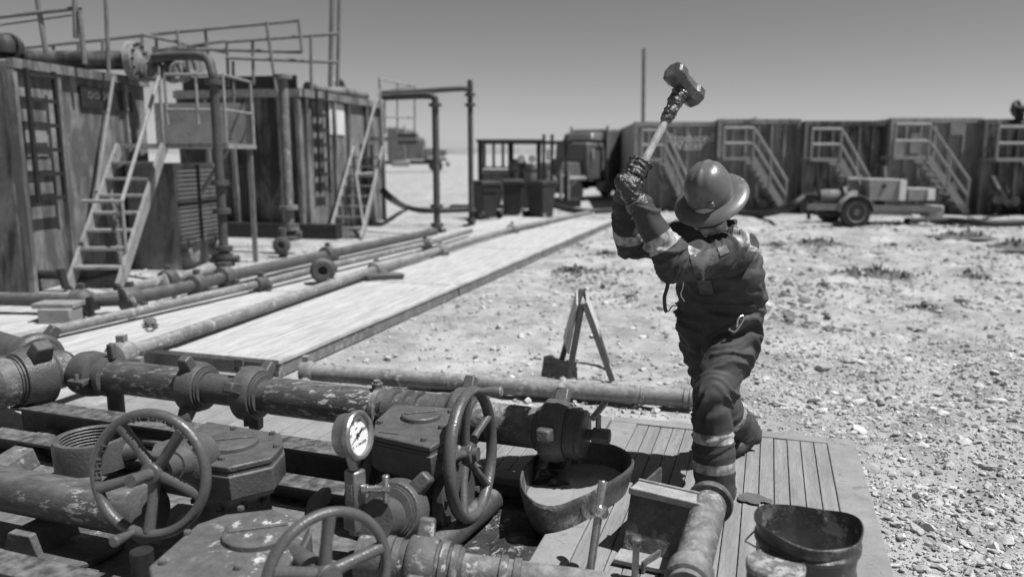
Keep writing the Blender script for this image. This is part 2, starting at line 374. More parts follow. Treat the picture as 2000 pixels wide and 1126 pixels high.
def wedge(y0, y1, k0, k1, p=1.0):
    def f(n):
        y = y0 + (y1 - y0) * np.random.rand(n) ** p
        return (k0 + (k1 - k0) * np.random.rand(n)) * y, y
    return f
ln = lambda m, s_, hi: (lambda n: np.minimum(np.random.lognormal(math.log(m), s_, n), hi))
sets = [scatter(15000, wedge(2.7, 7.5, 0.30, 0.78, 1.2), ln(0.009, 0.5, 0.035)),
        scatter(1100, wedge(2.7, 7.0, 0.36, 0.74, 1.1), ln(0.021, 0.4, 0.045), 0.3, fine),
        scatter(330, wedge(2.8, 8.0, 0.40, 0.74, 1.0), ln(0.038, 0.35, 0.075), 0.38, fine, 0.5),
        scatter(14000, wedge(2.8, 9, 0.25, 0.75, 1.2), ln(0.005, 0.4, 0.012)),
        scatter(6000, wedge(5.2, 13, -0.25, 0.7, 1.3), ln(0.014, 0.5, 0.05)),
        scatter(700, wedge(5.4, 12, -0.2, 0.65, 1.2), ln(0.03, 0.4, 0.07), 0.35),
        scatter(2600, wedge(9, 25, 0.05, 0.75, 1.2), ln(0.03, 0.5, 0.1), 0.35),
        scatter(2400, lambda n: (np.random.uniform(-0.3, 0.62, n), np.random.uniform(2.75, 3.7, n)), ln(0.009, 0.5, 0.03)),
        scatter(1500, wedge(8, 20, -0.55, -0.1), ln(0.02, 0.5, 0.05))]
def clodzone(n):
    x, y = wedge(8, 21, 0.02, 0.72)(n); k = vnoise(x * 0.9, y * 0.7, 11) + 0.4 * vnoise(x * 2.5, y * 2.5, 12) > 0.16; return x[k], y[k]
v_, f_, t_ = scatter(9000, clodzone, ln(0.028, 0.55, 0.11), 0.4)
me = npmesh('soil_clods', v_, f_); me.set_sharp_from_angle(angle=R(25)); tag(link('soil_clods', me, 'dirtclod'), 'dark soil clods strewn over the open ground behind the worker', 'soil', None, 'stuff')
stonesobj('gravel', sets, 'pale broken stones and rubble covering the ground')
MT['dark2'] = M('dark_post', 0.02, 0.6, var=0.3)
# ---------------------------------------------------------------- the valve manifold in the foreground
def union(t, o, ax, r, rn, L, lugs=3, ph=0.3, mat='valve', lugmat=None, lw=0.075, lh=0.07, face=True):
    """hammer union: nut with striking lugs (sub-parts), threaded collar"""
    o = V(o); x, y, a = fr(ax); h = L / 2
    nut = part('union_nut', MB().lathe(o, a, [(r + 0.004, -h), (rn * 0.86, -h), (rn, -h + 0.02), (rn, h * 0.3), (rn * 0.93, h * 0.75), (rn * 0.90, h), (r + 0.006, h)], 36), mat, t, 0.004)
    part('back_ring', MB().lathe(o, a, [(r, -h - 0.03), (rn * 0.7, -h - 0.028), (rn * 0.76, -h - 0.004), (r, -h)], 36), mat, t)
    part('collar', MB().lathe(o, a, [(r, h), (rn * 0.80, h + 0.001), (rn * 0.80, h + 0.012), (rn * 0.74, h + 0.013), (rn * 0.74, h + 0.026), (r, h + 0.027)], 36), mat, t)
    for k in range(lugs):
        an = ph + 2 * math.pi * k / lugs; d = x * math.cos(an) + y * math.sin(an); tg = a.cross(d)
        m = MB().box(o + d * (rn + lh * 0.34) - a * (h * 0.05), (lw, L * 0.62, lh * 1.3), tg, a, d, 0.82, 0.86)
        part('lug', m, lugmat or mat, nut, 0.011)
    return nut
def bolts(t, pts, ax, r=0.012, h=0.012, mat='valve', n=6):
    for p in pts: part('bolt', MB().lathe(p, ax, [(r, 0), (r, h * 0.8), (r * 0.85, h)], n), mat, t)
def boltring(t, o, ax, rb, n, r=0.013, L=0.05, mat='valve'):
    x, y, a = fr(ax)
    for k in range(n):
        an = 2 * math.pi * (k + 0.5) / n; p = V(o) + (x * math.cos(an) + y * math.sin(an)) * rb
        part('bolt', MB().lathe(p - a * L / 2, a, [(r, 0), (r, 0.016), (r * 0.55, 0.017), (r * 0.55, L - 0.017), (r, L - 0.016), (r, L)], 6), mat, t)
def handwheel(t, c, ax, Rw, rr, nsp, hub, spr, ph=0.0, handle=None, hl=0.13, marks=0, mat='wheel', dish=0.03):
    c = V(c); x, y, a = fr(ax)
    w = part('handwheel', MB().torus(c, a, Rw, rr, 64, 12, rr * 1.15), mat, t)
    part('hub', MB().lathe(c - a * (dish + 0.05), a, [(hub * 1.1, 0), (hub * 1.1, 0.03), (hub, 0.035), (hub, 0.085), (hub * 0.8, 0.09)], 20), mat, w, 0.003)
    for k in range(nsp):
        an = ph + 2 * math.pi * k / nsp; d = x * math.cos(an) + y * math.sin(an)
        part('spoke', MB().tube([c + d * hub * 0.6 - a * dish, c + d * Rw * 0.5 - a * dish * 0.7, c + d * (Rw - rr * 0.4)], [spr * 1.25, spr, spr * 1.15], 12), mat, w)
    if handle is not None:
        d = x * math.cos(handle) + y * math.sin(handle); p = c + d * Rw
        part('handle', MB().lathe(p, a, [(rr * 0.7, 0), (rr * 0.62, hl * 0.25), (rr * 1.0, hl * 0.75), (rr * 1.12, hl * 0.95), (rr * 0.8, hl)], 16), 'steel' if marks == 0 else mat, w)
    for k in range(marks):
        an = 0.5 + 0.17 * k if k < marks * 0.62 else 2.55 + 0.17 * (k - marks * 0.62)
        d = x * math.cos(an) + y * math.sin(an); p = c + d * (Rw - rr * 0.85) + a * rr * 0.55; tg = a.cross(d); v = (k * 7) % 3
        n_ = (d * -0.8 + a * 0.6).normalized(); o_ = n_.cross(tg)
        m = MB(); q = 0.011
        m.box(p + tg * q, (0.005, 0.022, 0.012), tg, o_, n_); 
        if v != 1: m.box(p - tg * q, (0.005, 0.022, 0.012), tg, o_, n_)
        if v != 2: m.box(p + o_ * q, (0.024, 0.005, 0.012), tg, o_, n_)
        if v != 1: m.box(p - o_ * q * 0.4, (0.024, 0.005, 0.012), tg, o_, n_)
        part('raised_letter', m, mat, w)
    return w
def gearbox(t, poly, z, h, disc, rd, mat, bl, hd=0.022, flare=0.06):
    top = [G(u, v, z) for u, v in poly]; c = sum(top, V((0, 0, 0))) / len(top)
    def sc(k, dz): return [c + (p - c) * k + V((0, 0, dz)) for p in top]
    m = MB(); m.rings([sc(1.0 - flare, -h), sc(1.0 + flare * 0.4, -h * 0.82), sc(1.0 + flare * 0.3, -0.045), sc(0.985, -0.043), sc(0.985, -0.030)])
    g_ = part('gearbox', m, mat, t, 0.008)
    part('top_plate', MB().prism(sc(1.0, -0.028), (0, 0, 0.028)), mat, t, 0.007)
    dc = G(disc[0], disc[1], z + hd)
    dd = part('position_disc', MB().lathe(dc - V((0, 0, hd)), (0, 0, 1), [(rd * 1.02, 0), (rd, hd * 0.75), (rd * 0.94, hd), (0.004, hd)], 40), mat, t)
    part('pointer_rib', MB().bar(dc + V((-rd * 0.8, -0.2 * rd, 0.001)), dc + V((rd * 0.75, 0.3 * rd, 0.001)), 0.014, 0.012), mat, dd, 0.003)
    bolts(t, [G(u, v, z) for u, v in bl], (0, 0, 1), 0.015, 0.014, mat)
    return c
ZP = 0.40
pR, pL = V((0.30, 3.80, ZP)), V((-2.72, 4.90, ZP))
AX = (pL - pR).normalized(); ax_r = -AX
def on(u, dz=0.0):
    """point of the main line seen at picture column u"""
    lo, hi = 0.0, 4.2
    for _ in range(40):
        m = (lo + hi) / 2; p = pR + AX * m; uu = 1000 + F_PX * p.x / (p.y * _c - (p.z - CAM_H) * _s)
        if uu > u: lo = m
        else: hi = m
    return pR + AX * lo + V((0, 0, dz))
RP = 0.107
t = thing('valve_line', 'thick dark main pipe with lugged unions crossing behind the handwheels', 'pipe', (0, 4.0, 0))
part('pipe_section', MB().cyl(on(1050), on(905), RP * 0.97, n=32), 'mudpipe', t)
part('pipe_section', MB().cyl(on(905), on(735), RP * 0.9, n=32), 'pipe', t)
part('pipe_section', MB().cyl(on(748), on(535), RP, n=32), 'pipe', t)
part('pipe_section', MB().cyl(on(535), on(380), RP * 0.84, n=32), 'valve', t)
part('pipe_section', MB().cyl(on(380), on(205), RP * 0.97, n=32), 'pipe', t)
part('pipe_section', MB().cyl(on(205), on(120), RP * 0.85, n=32), 'valve', t)
part('weld_ring', MB().lathe(on(742), AX, [(RP, -0.02), (RP * 1.1, -0.015), (RP * 1.1, 0.015), (RP, 0.02)], 32), 'mudpipe', t)
for u, w_, k in ((768, 0.03, 1.1), (795, 0.016, 1.14), (818, 0.014, 1.12), (845, 0.05, 1.08), (870, 0.03, 1.16)):
    part('coupling_ring', MB().lathe(on(u), AX, [(RP * 0.9, -w_), (RP * k, -w_ * 0.8), (RP * k, w_ * 0.8), (RP * 0.9, w_)], 32), 'valve', t)
union(t, on(905), ax_r, RP * 0.95, 0.165, 0.11, 3, 1.0)
union(t, on(493), ax_r, RP * 0.86, 0.158, 0.12, 3, 0.62)
union(t, on(385), ax_r, RP * 0.86, 0.150, 0.13, 3, 2.0)
# left clamp with its bolt, post under the pipe
part('clamp', MB().lathe(on(178), AX, [(RP, -0.085), (RP * 1.28, -0.07), (RP * 1.36, 0), (RP * 1.25, 0.07), (RP * 0.9, 0.08)], 32), 'valve', t)
part('clamp', MB().lathe(on(215), AX, [(RP, -0.03), (RP * 1.2, -0.02), (RP * 1.2, 0.02), (RP, 0.03)], 32), 'valve', t)
q = on(178, -0.01) + V((0, -RP * 1.36, 0))
part('clamp_ear', MB().box(q, (0.13, 0.10, 0.03), AX, (0, 1, 0), (0, 0, 1)), 'valve', t, 0.005)
part('clamp_bolt', MB().cyl(q + V((0, -0.02, -0.04)), q + V((0, -0.02, 0.05)), 0.012, n=8), 'steel', t)
part('lug', MB().box(on(222, RP * 1.5), (0.05, 0.06, 0.1), AX, (0, 1, 0)), 'valve', t, 0.01)
q = on(222)
part('support_post', MB().cyl(q - V((0, 0, RP * 0.8)), V((q.x, q.y, 0.06)), 0.05, n=20), 'darkpipe', t)
part('grease_fitting', MB().cyl(on(738, RP * 0.9), on(738, RP * 1.35), 0.03, n=12).cyl(on(738, RP * 1.35), on(738, RP * 1.5), 0.02, n=6), 'mudpipe', t)
part('grease_fitting', MB().cyl(on(478, -RP * 1.9), on(478, -RP * 1.2), 0.018, n=8), 'valve', t)
part('tap', MB().cyl(on(463, 0.14) , on(478, 0.14), 0.017, n=10).box(on(470, 0.175), (0.05, 0.03, 0.05)), 'valve', t, 0.003)
# right end: capped union dripping into the tub
e = on(1086)
union(t, e, ax_r, RP * 0.96, 0.158, 0.13, 3, 0.85, 'valve')
part('blind_cap', MB().lathe(e + ax_r * 0.07, ax_r, [(0.12, 0), (0.128, 0.01), (0.128, 0.05), (0.118, 0.055), (0.118, 0.078), (0.105, 0.086), (0.03, 0.088)], 36), 'valve', t)
n0 = e + ax_r * 0.157
part('plug', MB().lathe(n0, ax_r, [(0.028, 0), (0.028, 0.03), (0.040, 0.031), (0.040, 0.115), (0.034, 0.12)], 6), 'valve', t, 0.003)
q = n0 + ax_r * 0.06 + V((0, 0, 0.035))
part('bleed_valve', MB().cyl(q, q + V((0, 0, 0.07)), 0.014, n=10).cyl(q + V((-0.035, -0.05, 0.07)), q + V((0.04, 0.06, 0.115)), 0.016, n=12), 'steel', t, 0.002)

# tee at the left end with two unions
t = thing('pipe_tee', 'big lugged union and tee at the far left end of the valve line', 'pipe', (-2.9, 4.9, 0))
tc = V((-2.86, 4.95, ZP))
part('tee_body', MB().lathe(on(130), AX, [(0.105, 0), (0.125, 0.05), (0.13, 0.2), (0.11, 0.42)], 32), 'valve', t)
a1 = V((-0.52, -0.85, 0)).normalized()
u0 = G(62, 735, 0.42)
part('branch', MB().cyl(u0 - a1 * 0.22, u0 + a1 * 0.5, 0.105, n=32), 'mudpipe', t)
union(t, u0, a1, 0.11, 0.185, 0.19, 3, 0.95, lw=0.1, lh=0.09)
part('sleeve', MB().lathe(u0 + a1 * 0.12, a1, [(0.11, 0), (0.145, 0.01), (0.145, 0.1), (0.12, 0.13), (0.11, 0.14)], 32), 'mudpipe', t)
u1 = G(70, 700, 0.46); a2 = V((-0.8, 0.6, 0)).normalized()
part('branch', MB().cyl(u1 - a2 * 0.15, u1 + a2 * 0.9, 0.10, n=32), 'valve', t)
union(t, u1, a2, 0.105, 0.165, 0.14, 3, 2.2)

# three gear-operated valves with handwheels
def valve(label, loc): return thing('gear_valve', label, 'valve', loc)
# middle valve, on the main line
t = valve('middle geared valve with its tall handwheel seen almost edge on', (-0.5, 3.6, 0))
cC = gearbox(t, [(769, 788), (733, 820), (727, 848), (841, 873), (886, 846), (896, 797)], 0.55, 0.17, (822, 806), 0.092, 'valve', [(742, 826), (828, 860), (862, 836), (880, 805)])
part('bonnet', MB().lathe((cC.x + 0.02, cC.y + 0.02, 0.06), (0, 0, 1), [(0.17, 0), (0.17, 0.05), (0.12, 0.08), (0.12, 0.27), (0.16, 0.29), (0.16, 0.34)], 32), 'valve', t, 0.005)
part('body_flange', MB().lathe((cC.x + 0.02, cC.y - 0.02, 0.25), ax_r, [(0.12, -0.22), (0.2, -0.21), (0.2, -0.16), (0.14, -0.15), (0.14, 0.15), (0.2, 0.16), (0.2, 0.21), (0.12, 0.22)], 36), 'valve', t, 0.005)
boltring(t, V((cC.x + 0.02, cC.y - 0.02, 0.25)) + ax_r * 0.185, ax_r, 0.172, 12, 0.016, 0.09)
boltring(t, V((cC.x + 0.02, cC.y + 0.02, 0.36)), (0, 0, 1), 0.142, 8, 0.013, 0.09)
part('tag_plate', MB().box(G(760, 845, 0.551), (0.10, 0.012, 0.004), ax_r, (AX.y, -AX.x, 0)), 'valve', t)
for p in (G(700, 897, 0.40), G(800, 920, 0.37)): part('bolt', MB().lathe(p - V((0, -0.03, 0.03)), (0, 0, 1), [(0.022, 0), (0.022, 0.05)], 6), 'valve', t)
nC = V((0.95, -0.28, 0.06)).normalized(); wc = G(922, 886, 0.42)
part('shaft', MB().cyl(wc - nC * 0.36, wc + nC * 0.03, 0.032, n=16).lathe(wc - nC * 0.26, nC, [(0.085, 0), (0.085, 0.04), (0.055, 0.06), (0.05, 0.16)], 24), 'valve', t)
x, y, a = fr(nC)
handwheel(t, wc, nC, 0.285, 0.024, 5, 0.05, 0.018, 0.35, math.pi / 2 - 0.25, 0.14)
# left valve
t = valve('left geared valve whose handwheel faces the camera', (-1.3, 3.4, 0))
cL = gearbox(t, [(372, 842), (405, 822), (548, 845), (553, 866), (530, 893), (446, 912), (395, 905), (292, 887), (300, 866)], 0.50, 0.17, (450, 858), 0.118, 'valve', [(385, 846), (456, 838), (532, 848), (540, 872), (433, 897), (350, 887), (345, 873)])
part('bonnet', MB().lathe((cL.x + 0.05, cL.y, 0.02), (0, 0, 1), [(0.21, 0), (0.21, 0.10), (0.17, 0.12), (0.15, 0.26), (0.18, 0.3), (0.18, 0.33)], 32), 'valve', t, 0.005)
boltring(t, V((cL.x + 0.05, cL.y, 0.30)), (0, 0, 1), 0.165, 10, 0.014, 0.09)
part('bolt', MB().lathe(G(461, 935, 0.40) , (-0.1, -1, 0), [(0.03, 0), (0.03, 0.02), (0.016, 0.021), (0.016, 0.05)], 8), 'valve', t)
part('bolt', MB().lathe(G(541, 882, 0.42) , (0.5, -0.85, 0), [(0.026, 0), (0.026, 0.02), (0.014, 0.021), (0.014, 0.04)], 8), 'valve', t)
nL = V((-0.16, -0.97, 0.16)).normalized(); wl = G(293, 925, 0.56)
part('shaft', MB().cyl(wl - nL * 0.42, wl - nL * 0.04, 0.05, n=20).lathe(wl - nL * 0.34, nL, [(0.1, 0), (0.1, 0.12), (0.07, 0.14), (0.06, 0.2)], 24), 'valve', t)
part('shaft_end', MB().cyl(wl - nL * 0.05, wl + nL * 0.12, 0.024, n=16), 'wheel', t)
x, y, a = fr(nL)
handwheel(t, wl, nL, 0.232, 0.020, 5, 0.042, 0.020, math.atan2(V((0, 0, -1)).dot(y), V((0, 0, -1)).dot(x)), math.atan2((V((-0.25, 0, -0.97))).dot(y), (V((-0.25, 0, -0.97))).dot(x)), 0.13, 13)
part('stand_post', MB().cyl(G(275, 1060, 0.33) - V((0, 0, 0.3)), G(275, 1060, 0.33) - V((0, 0, 0.03)), 0.042, n=16), 'dark2', t)
# front valve, spattered
t = valve('nearest geared valve spattered with white drops, cut by the bottom edge', (-0.95, 2.75, 0))
cF = gearbox(t, [(290, 1105), (385, 1022), (440, 1003), (530, 993), (606, 1020), (575, 1080), (540, 1150), (400, 1190), (300, 1150)], 0.40, 0.18, (505, 1033), 0.128, 'valvespot', [(318, 1100), (366, 1042), (470, 995), (540, 1088), (465, 1110)])
part('bonnet', MB().lathe((cF.x, cF.y, 0.02), (0, 0, 1), [(0.2, 0), (0.2, 0.08), (0.15, 0.12), (0.15, 0.25)], 32), 'valve', t, 0.005)
nF = V((0.62, -0.76, 0.12)).normalized(); wf = G(642, 1128, 0.40)
part('shaft', MB().cyl(wf - nF * 0.4, wf + nF * 0.02, 0.04, n=16), 'valve', t)
handwheel(t, wf, nF, 0.215, 0.018, 5, 0.045, 0.02, 0.2, None, 0.13, 0)
part('lifting_lug', MB().prism([G(590, 1012, 0.36), G(622, 1000, 0.36), G(626, 965, 0.42), G(612, 962, 0.42), G(598, 978, 0.40)], (0.03, 0.09, 0)), 'valve', t, 0.008)

# pressure gauge on its needle valve
t = thing('pressure_gauge', 'round pressure gauge with white dial on a needle valve', 'gauge', tuple(D(690, 1000, 2.95)))
dg = 2.95; gc = D(701, 849, dg); ng = V((0.93, -0.34, 0.14)).normalized(); x, y, a = fr(ng); rg = 0.092
part('case', MB().lathe(gc - ng * 0.075, ng, [(rg * 0.82, 0), (rg * 0.92, 0.006), (rg * 0.93, 0.05), (rg * 0.97, 0.055)], 40), 'steel', t, 0.002)
part('bezel', MB().lathe(gc - ng * 0.02, ng, [(rg * 0.95, 0), (rg * 1.03, 0.004), (rg * 1.05, 0.024), (rg * 0.98, 0.032), (rg * 0.86, 0.030), (rg * 0.86, 0.014)], 48, False), 'steel', t)
dial = part('dial', MB().lathe(gc - ng * 0.012, ng, [(rg * 0.9, 0), (rg * 0.9, 0.004)], 48), 'white', t)
dc = gc - ng * 0.0075
for k in range(27):
    an = R(225 - 10.4 * k); d = x * math.cos(an) + y * math.sin(an); L = 0.012 if k % 5 == 0 else 0.006
    part('tick', MB().bar(dc + d * rg * 0.82, dc + d * (rg * 0.82 - L), 0.0012, 0.0006, ng), 'ink', dial)
for k, s_ in enumerate(('0', '1000', '2000', '3000', '4000', '5000')):
    an = R(225 - 54 * k); d = x * math.cos(an) + y * math.sin(an)
    text(s_, 0.017, dc + d * rg * 0.6, x, y, 'ink', dial, 'numeral', 0.0004)
text('psi', 0.014, dc + y * rg * 0.3, x, y, 'ink', dial, 'lettering', 0.0004)
text('0 - 5000', 0.012, dc - y * rg * 0.42, x, y, 'ink', dial, 'lettering', 0.0004)
d = (x * -0.93 - y * 0.38).normalized()
part('needle', MB().add([dc + ng * 0.004 + d * rg * 0.75, dc + ng * 0.004 + d.cross(ng) * 0.006 - d * rg * 0.45, dc + ng * 0.004 - d.cross(ng) * 0.006 - d * rg * 0.45, dc + ng * 0.006], [(0, 1, 3), (0, 3, 2), (3, 1, 2)]).lathe(dc, ng, [(0.008, 0), (0.008, 0.007), (0.004, 0.008)], 16), 'ink', t)
v0 = D(688, 905, dg); v1 = D(694, 925, dg); v2 = D(694, 985, dg)
part('stem', MB().cyl(gc - V((0, 0, rg * 0.9)) - ng * 0.045, v1 + V((0, 0, 0.0)), 0.019, n=14).cyl(v2 + V((0, 0, 0.03)), v2 - V((0, 0, 0.12)), 0.026, n=14), 'steel', t)
part('valve_block', MB().box((v1 + v2) / 2 + V((0, 0, 0.01)), (0.062, 0.062, 0.145), (0.8, -0.6, 0), (0.6, 0.8, 0)), 'steel', t, 0.008)
part('block_nameplate', MB().box((v1 + v2) / 2 + V((0, 0, 0.0)) + V((-0.6, -0.8, 0)) * 0.0325 , (0.035, 0.004, 0.07), (0.8, -0.6, 0), (0.6, 0.8, 0)), 'bright', t, 0.001)
h0 = (v1 + v2) / 2 + V((0.03, -0.02, 0.012)); hd = V((0.93, -0.05, 0.02)).normalized()
part('needle_spindle', MB().lathe(h0, hd, [(0.018, 0), (0.018, 0.025), (0.013, 0.026), (0.013, 0.05), (0.016, 0.051), (0.016, 0.085)], 12), 'bright', t)
part('tee_handle', MB().cyl(h0 + hd * 0.095 + V((0, 0, -0.055)), h0 + hd * 0.095 + V((0, 0, 0.055)), 0.014, n=14).lathe(h0 + hd * 0.08, hd, [(0.02, 0), (0.02, 0.03)], 6), 'bright', t, 0.002)
part('base_block', MB().box(v2 - V((0, 0, 0.06)), (0.07, 0.07, 0.08), (0.8, -0.6, 0), (0.6, 0.8, 0)), 'steel', t, 0.006)

# second line of unions and pipe along the bottom edge
t = thing('union_line', 'worn pipe with lugged union leaving the bottom edge below the gauge', 'pipe', (-0.4, 2.7, 0))
ub = G(760, 1010, 0.30); ab = V((-0.25, -0.9, 0.35)).normalized()
union(t, ub + V((0.02, 0.06, 0)), ab, 0.088, 0.135, 0.12, 3, 0.9, lw=0.07)
part('pipe_section', MB().cyl(ub - ab * 0.2, ub + ab * 0.16, 0.085, n=32), 'valve', t)
l0, l1 = G(700, 1085, 0.28), G(1180, 1150, 0.20); al = (l1 - l0).normalized()
part('pipe_section', MB().cyl(l0, l0 + al * 0.40, 0.078, n=28), 'valvespot', t)
part('pipe_section', MB().cyl(l0 + al * 0.36, l1, 0.062, n=28), 'mudpipe', t)
union(t, l0 + al * 0.245, al, 0.08, 0.112, 0.11, 3, 1.2, 'valvespot', lw=0.075, lh=0.06)
for s_, rr in ((0.12, 0.09), (0.15, 0.086), (0.33, 0.098), (0.37, 0.088), (0.55, 0.074), (0.60, 0.07)):
    part('coupling_ring', MB().lathe(l0 + al * s_, al, [(0.06, -0.016), (rr, -0.013), (rr, 0.013), (0.06, 0.016)], 28), 'valvespot', t)

# pipe entering the left valve
t = thing('feed_pipe', 'thick scuffed pipe running in from the left edge to the left handwheel', 'pipe', (-1.9, 3.1, 0))
f0, f1 = G(-60, 940, 0.28), G(275, 1003, 0.28)
part('pipe_section', MB().cyl(f0, f1, 0.098, n=32), 'pipe', t)
part('end_ring', MB().lathe(f1, f1 - f0, [(0.098, -0.02), (0.115, -0.01), (0.115, 0.05), (0.1, 0.06)], 32), 'valve', t)
# open threaded collar
q = G(185, 905, 0.14); m = MB(); pr = [(0.19, 0), (0.195, 0.13), (0.188, 0.155), (0.165, 0.158)]
for k in range(8): pr += [(0.155, 0.150 - k * 0.017), (0.163, 0.142 - k * 0.017)]
t = thing('threaded_collar', 'open steel collar with inside thread standing on the skid', 'collar', tuple(q))
part('ring', MB().lathe(q, (0, 0, 1), pr + [(0.155, 0.0)], 44, False), 'valve', t)
part('side_boss', MB().lathe(q + V((0.14, -0.02, 0.07)), (1, 0.1, 0.2), [(0.05, 0), (0.05, 0.08), (0.035, 0.1)], 18), 'valve', t)

# skid under the manifold: deck plate and beams
t = thing('manifold_skid', 'dark steel skid frame carrying the valves and pipes', 'skid', (-1.4, 3.3, 0))
AXn = V((AX.y, -AX.x, 0)); 
if AXn.y > 0: AXn = -AXn
def along(s_, off, z): return V((pR.x, pR.y, z)) + AX * s_ + AXn * off
part('deck_plate', MB().prism([along(0.75, 0.34, 0.03), along(3.4, 0.34, 0.03), along(3.6, 1.75, 0.03), along(0.45, 1.75, 0.03)], (0, 0, 0.02)), 'skid', t)
def ibeam(name, s0, s1, off, z0, h, w, mat='beam'):
    a, b = along(s0, off, 0), along(s1, off, 0); m = MB()
    for z, hh, ww in ((z0 + 0.01, 0.02, w), (z0 + h / 2, h - 0.044, 0.02), (z0 + h - 0.01, 0.02, w)):
        m.bar(a + V((0, 0, z)), b + V((0, 0, z)), ww, hh)
    return part(name, m, mat, t, 0.004)
ibeam('beam', 0.55, 3.4, 0.30, 0.05, 0.22, 0.16)
ibeam('beam', 0.55, 3.4, 0.52, 0.05, 0.12, 0.14)
ibeam('beam', 1.0, 3.2, 1.62, 0.05, 0.14, 0.14)
def chan(p, q, w, h, mat='skid'):
    """channel with sloped sides lying face down"""
    p, q = V(p), V(q); a = (q - p).normalized(); x = V((a.y, -a.x, 0)); m = MB()
    m.rings([[o + x * (-w / 2) , o + x * (-w * 0.30) + V((0, 0, h)), o + x * (w * 0.30) + V((0, 0, h)), o + x * (w / 2)] for o in (p, q)])
    return part('channel', m, mat, t, 0.006)
chan(G(40, 1085, 0.06), G(225, 985, 0.06), 0.20, 0.10)
chan(G(-120, 1010, 0.05), G(130, 850, 0.05), 0.22, 0.09)
chan(G(-40, 1120, 0.05), G(170, 1180, 0.05), 0.2, 0.08)
part('cover_disc', MB().lathe(G(160, 1075, 0.055), (0, 0, 1), [(0.17, 0), (0.17, 0.014), (0.16, 0.02)], 40), 'valvespot', t)
for u, v in ((613, 952), (668, 965), (560, 945)): part('hook', MB().torus(G(u, v, 0.09), (0.2, -0.3, 1), 0.028, 0.009, 20, 8), 'skid', t)
part('rail_tube', MB().cyl(G(180, 838, 0.18), G(322, 868, 0.18), 0.022, n=12), 'skid', t)
# leaning round bar under the middle wheel
solo('round_beam', MB().cyl(G(962, 975, 0.10), G(845, 1075, 0.12), 0.058, n=24), 'beam', tuple(G(900, 1030, 0.05)), 'short rusty round beam lying under the middle handwheel', 'beam', bevel=0.004)
# ---------------------------------------------------------------- things round the manifold
# mud tub
MT['brightmud'] = M('dried_mud', 0.3, 0.9, var=0.3, scale=12, bump=0.7, bscale=40)
rim = [(1013, 945), (1020, 918), (1047, 889), (1100, 868), (1166, 863), (1215, 876), (1240, 897), (1236, 916), (1182, 950), (1113, 986), (1068, 997), (1028, 978)]
rw = [G(u, v, 0.25) for u, v in rim]; rw = bez(rw + [rw[0]], 4)[:-1]; 
for _ in range(14): rw = [rw[i - 1] * 0.25 + rw[i] * 0.5 + rw[(i + 1) % len(rw)] * 0.25 for i in range(len(rw))]
ctr = sum(rw, V((0, 0, 0))) / len(rw); rw = [ctr + (p - ctr) * 1.035 for p in rw]
def rs(k, z): return [V((ctr.x + (p.x - ctr.x) * k, ctr.y + (p.y - ctr.y) * k, z + 0.006 * noise.noise(p * 9))) for p in rw]
t = thing('mud_tub', 'oval dark tub full of grey mud under the capped pipe end', 'tub', (ctr.x, ctr.y, 0))
part('shell', MB().rings([rs(0.62, 0.03), rs(0.76, 0.05), rs(0.86, 0.09), rs(0.945, 0.17), rs(0.965, 0.20), rs(0.975, 0.205), rs(1.0, 0.235), rs(1.005, 0.25), rs(0.985, 0.262), rs(0.955, 0.258), rs(0.94, 0.235), rs(0.84, 0.10), rs(0.6, 0.06)]), 'tub', t)
part('handle', MB().tube(bez([G(1136, 985, 0.22), G(1139, 1000, 0.18), G(1148, 1020, 0.08)]), 0.007, 8), 'steel', t)
mud = part('mud', MB().rings([rs(0.90, 0.13), rs(0.905, 0.155), rs(0.5, 0.158), rs(0.02, 0.158)]), 'mud', t)
dp = G(1060, 935, 0.157)
part('dripping_mud', MB().tube([dp + V((0.01, -0.01, 0)), dp + V((0, 0, 0.02)), dp + V((-0.01, 0.01, 0.06)), dp + V((0.01, 0, 0.11)), dp + V((0.02, 0.02, 0.17)), dp + V((0.02, 0.03, 0.24))], [0.085, 0.065, 0.04, 0.03, 0.035, 0.06], 12), 'wetmud', mud)
part('dripping_mud', MB().tube([dp + V((0.03, -0.06, 0.003)), dp + V((0.08, -0.07, 0.004)), dp + V((0.13, -0.06, 0.0))], [0.03, 0.02, 0.008], 10), 'wetmud', mud)
# dark lumpy patch of ground under the tub
sp = MB(); n = 26; rr = np.random.RandomState(3)
cs = V((0.12, 3.35, 0)); gridv = []; 
for j in range(n):
    for i in range(n):
        x = -0.62 + 1.24 * i / (n - 1); y = -0.7 + 1.5 * j / (n - 1); r_ = max(abs(x) / 0.62, abs(y) / 0.72)
        h = max(0.0, 1 - r_ ** 2) * (0.035 + 0.05 * noise.noise(V((x * 5, y * 5, 2))) + 0.03 * noise.noise(V((x * 15, y * 15, 5)))) - 0.012 * (r_ > 0.95)
        gridv.append((cs.x + x, cs.y + y, max(-0.02, h) + 0.006))
sp.add(gridv, [(j * n + i, j * n + i + 1, (j + 1) * n + i + 1, (j + 1) * n + i) for j in range(n - 1) for i in range(n - 1)])
tag(link('dark_ground', sp.mesh('dark_ground'), 'wetmud'), 'dark lumpy ground below the tub', 'mud', None, 'stuff')
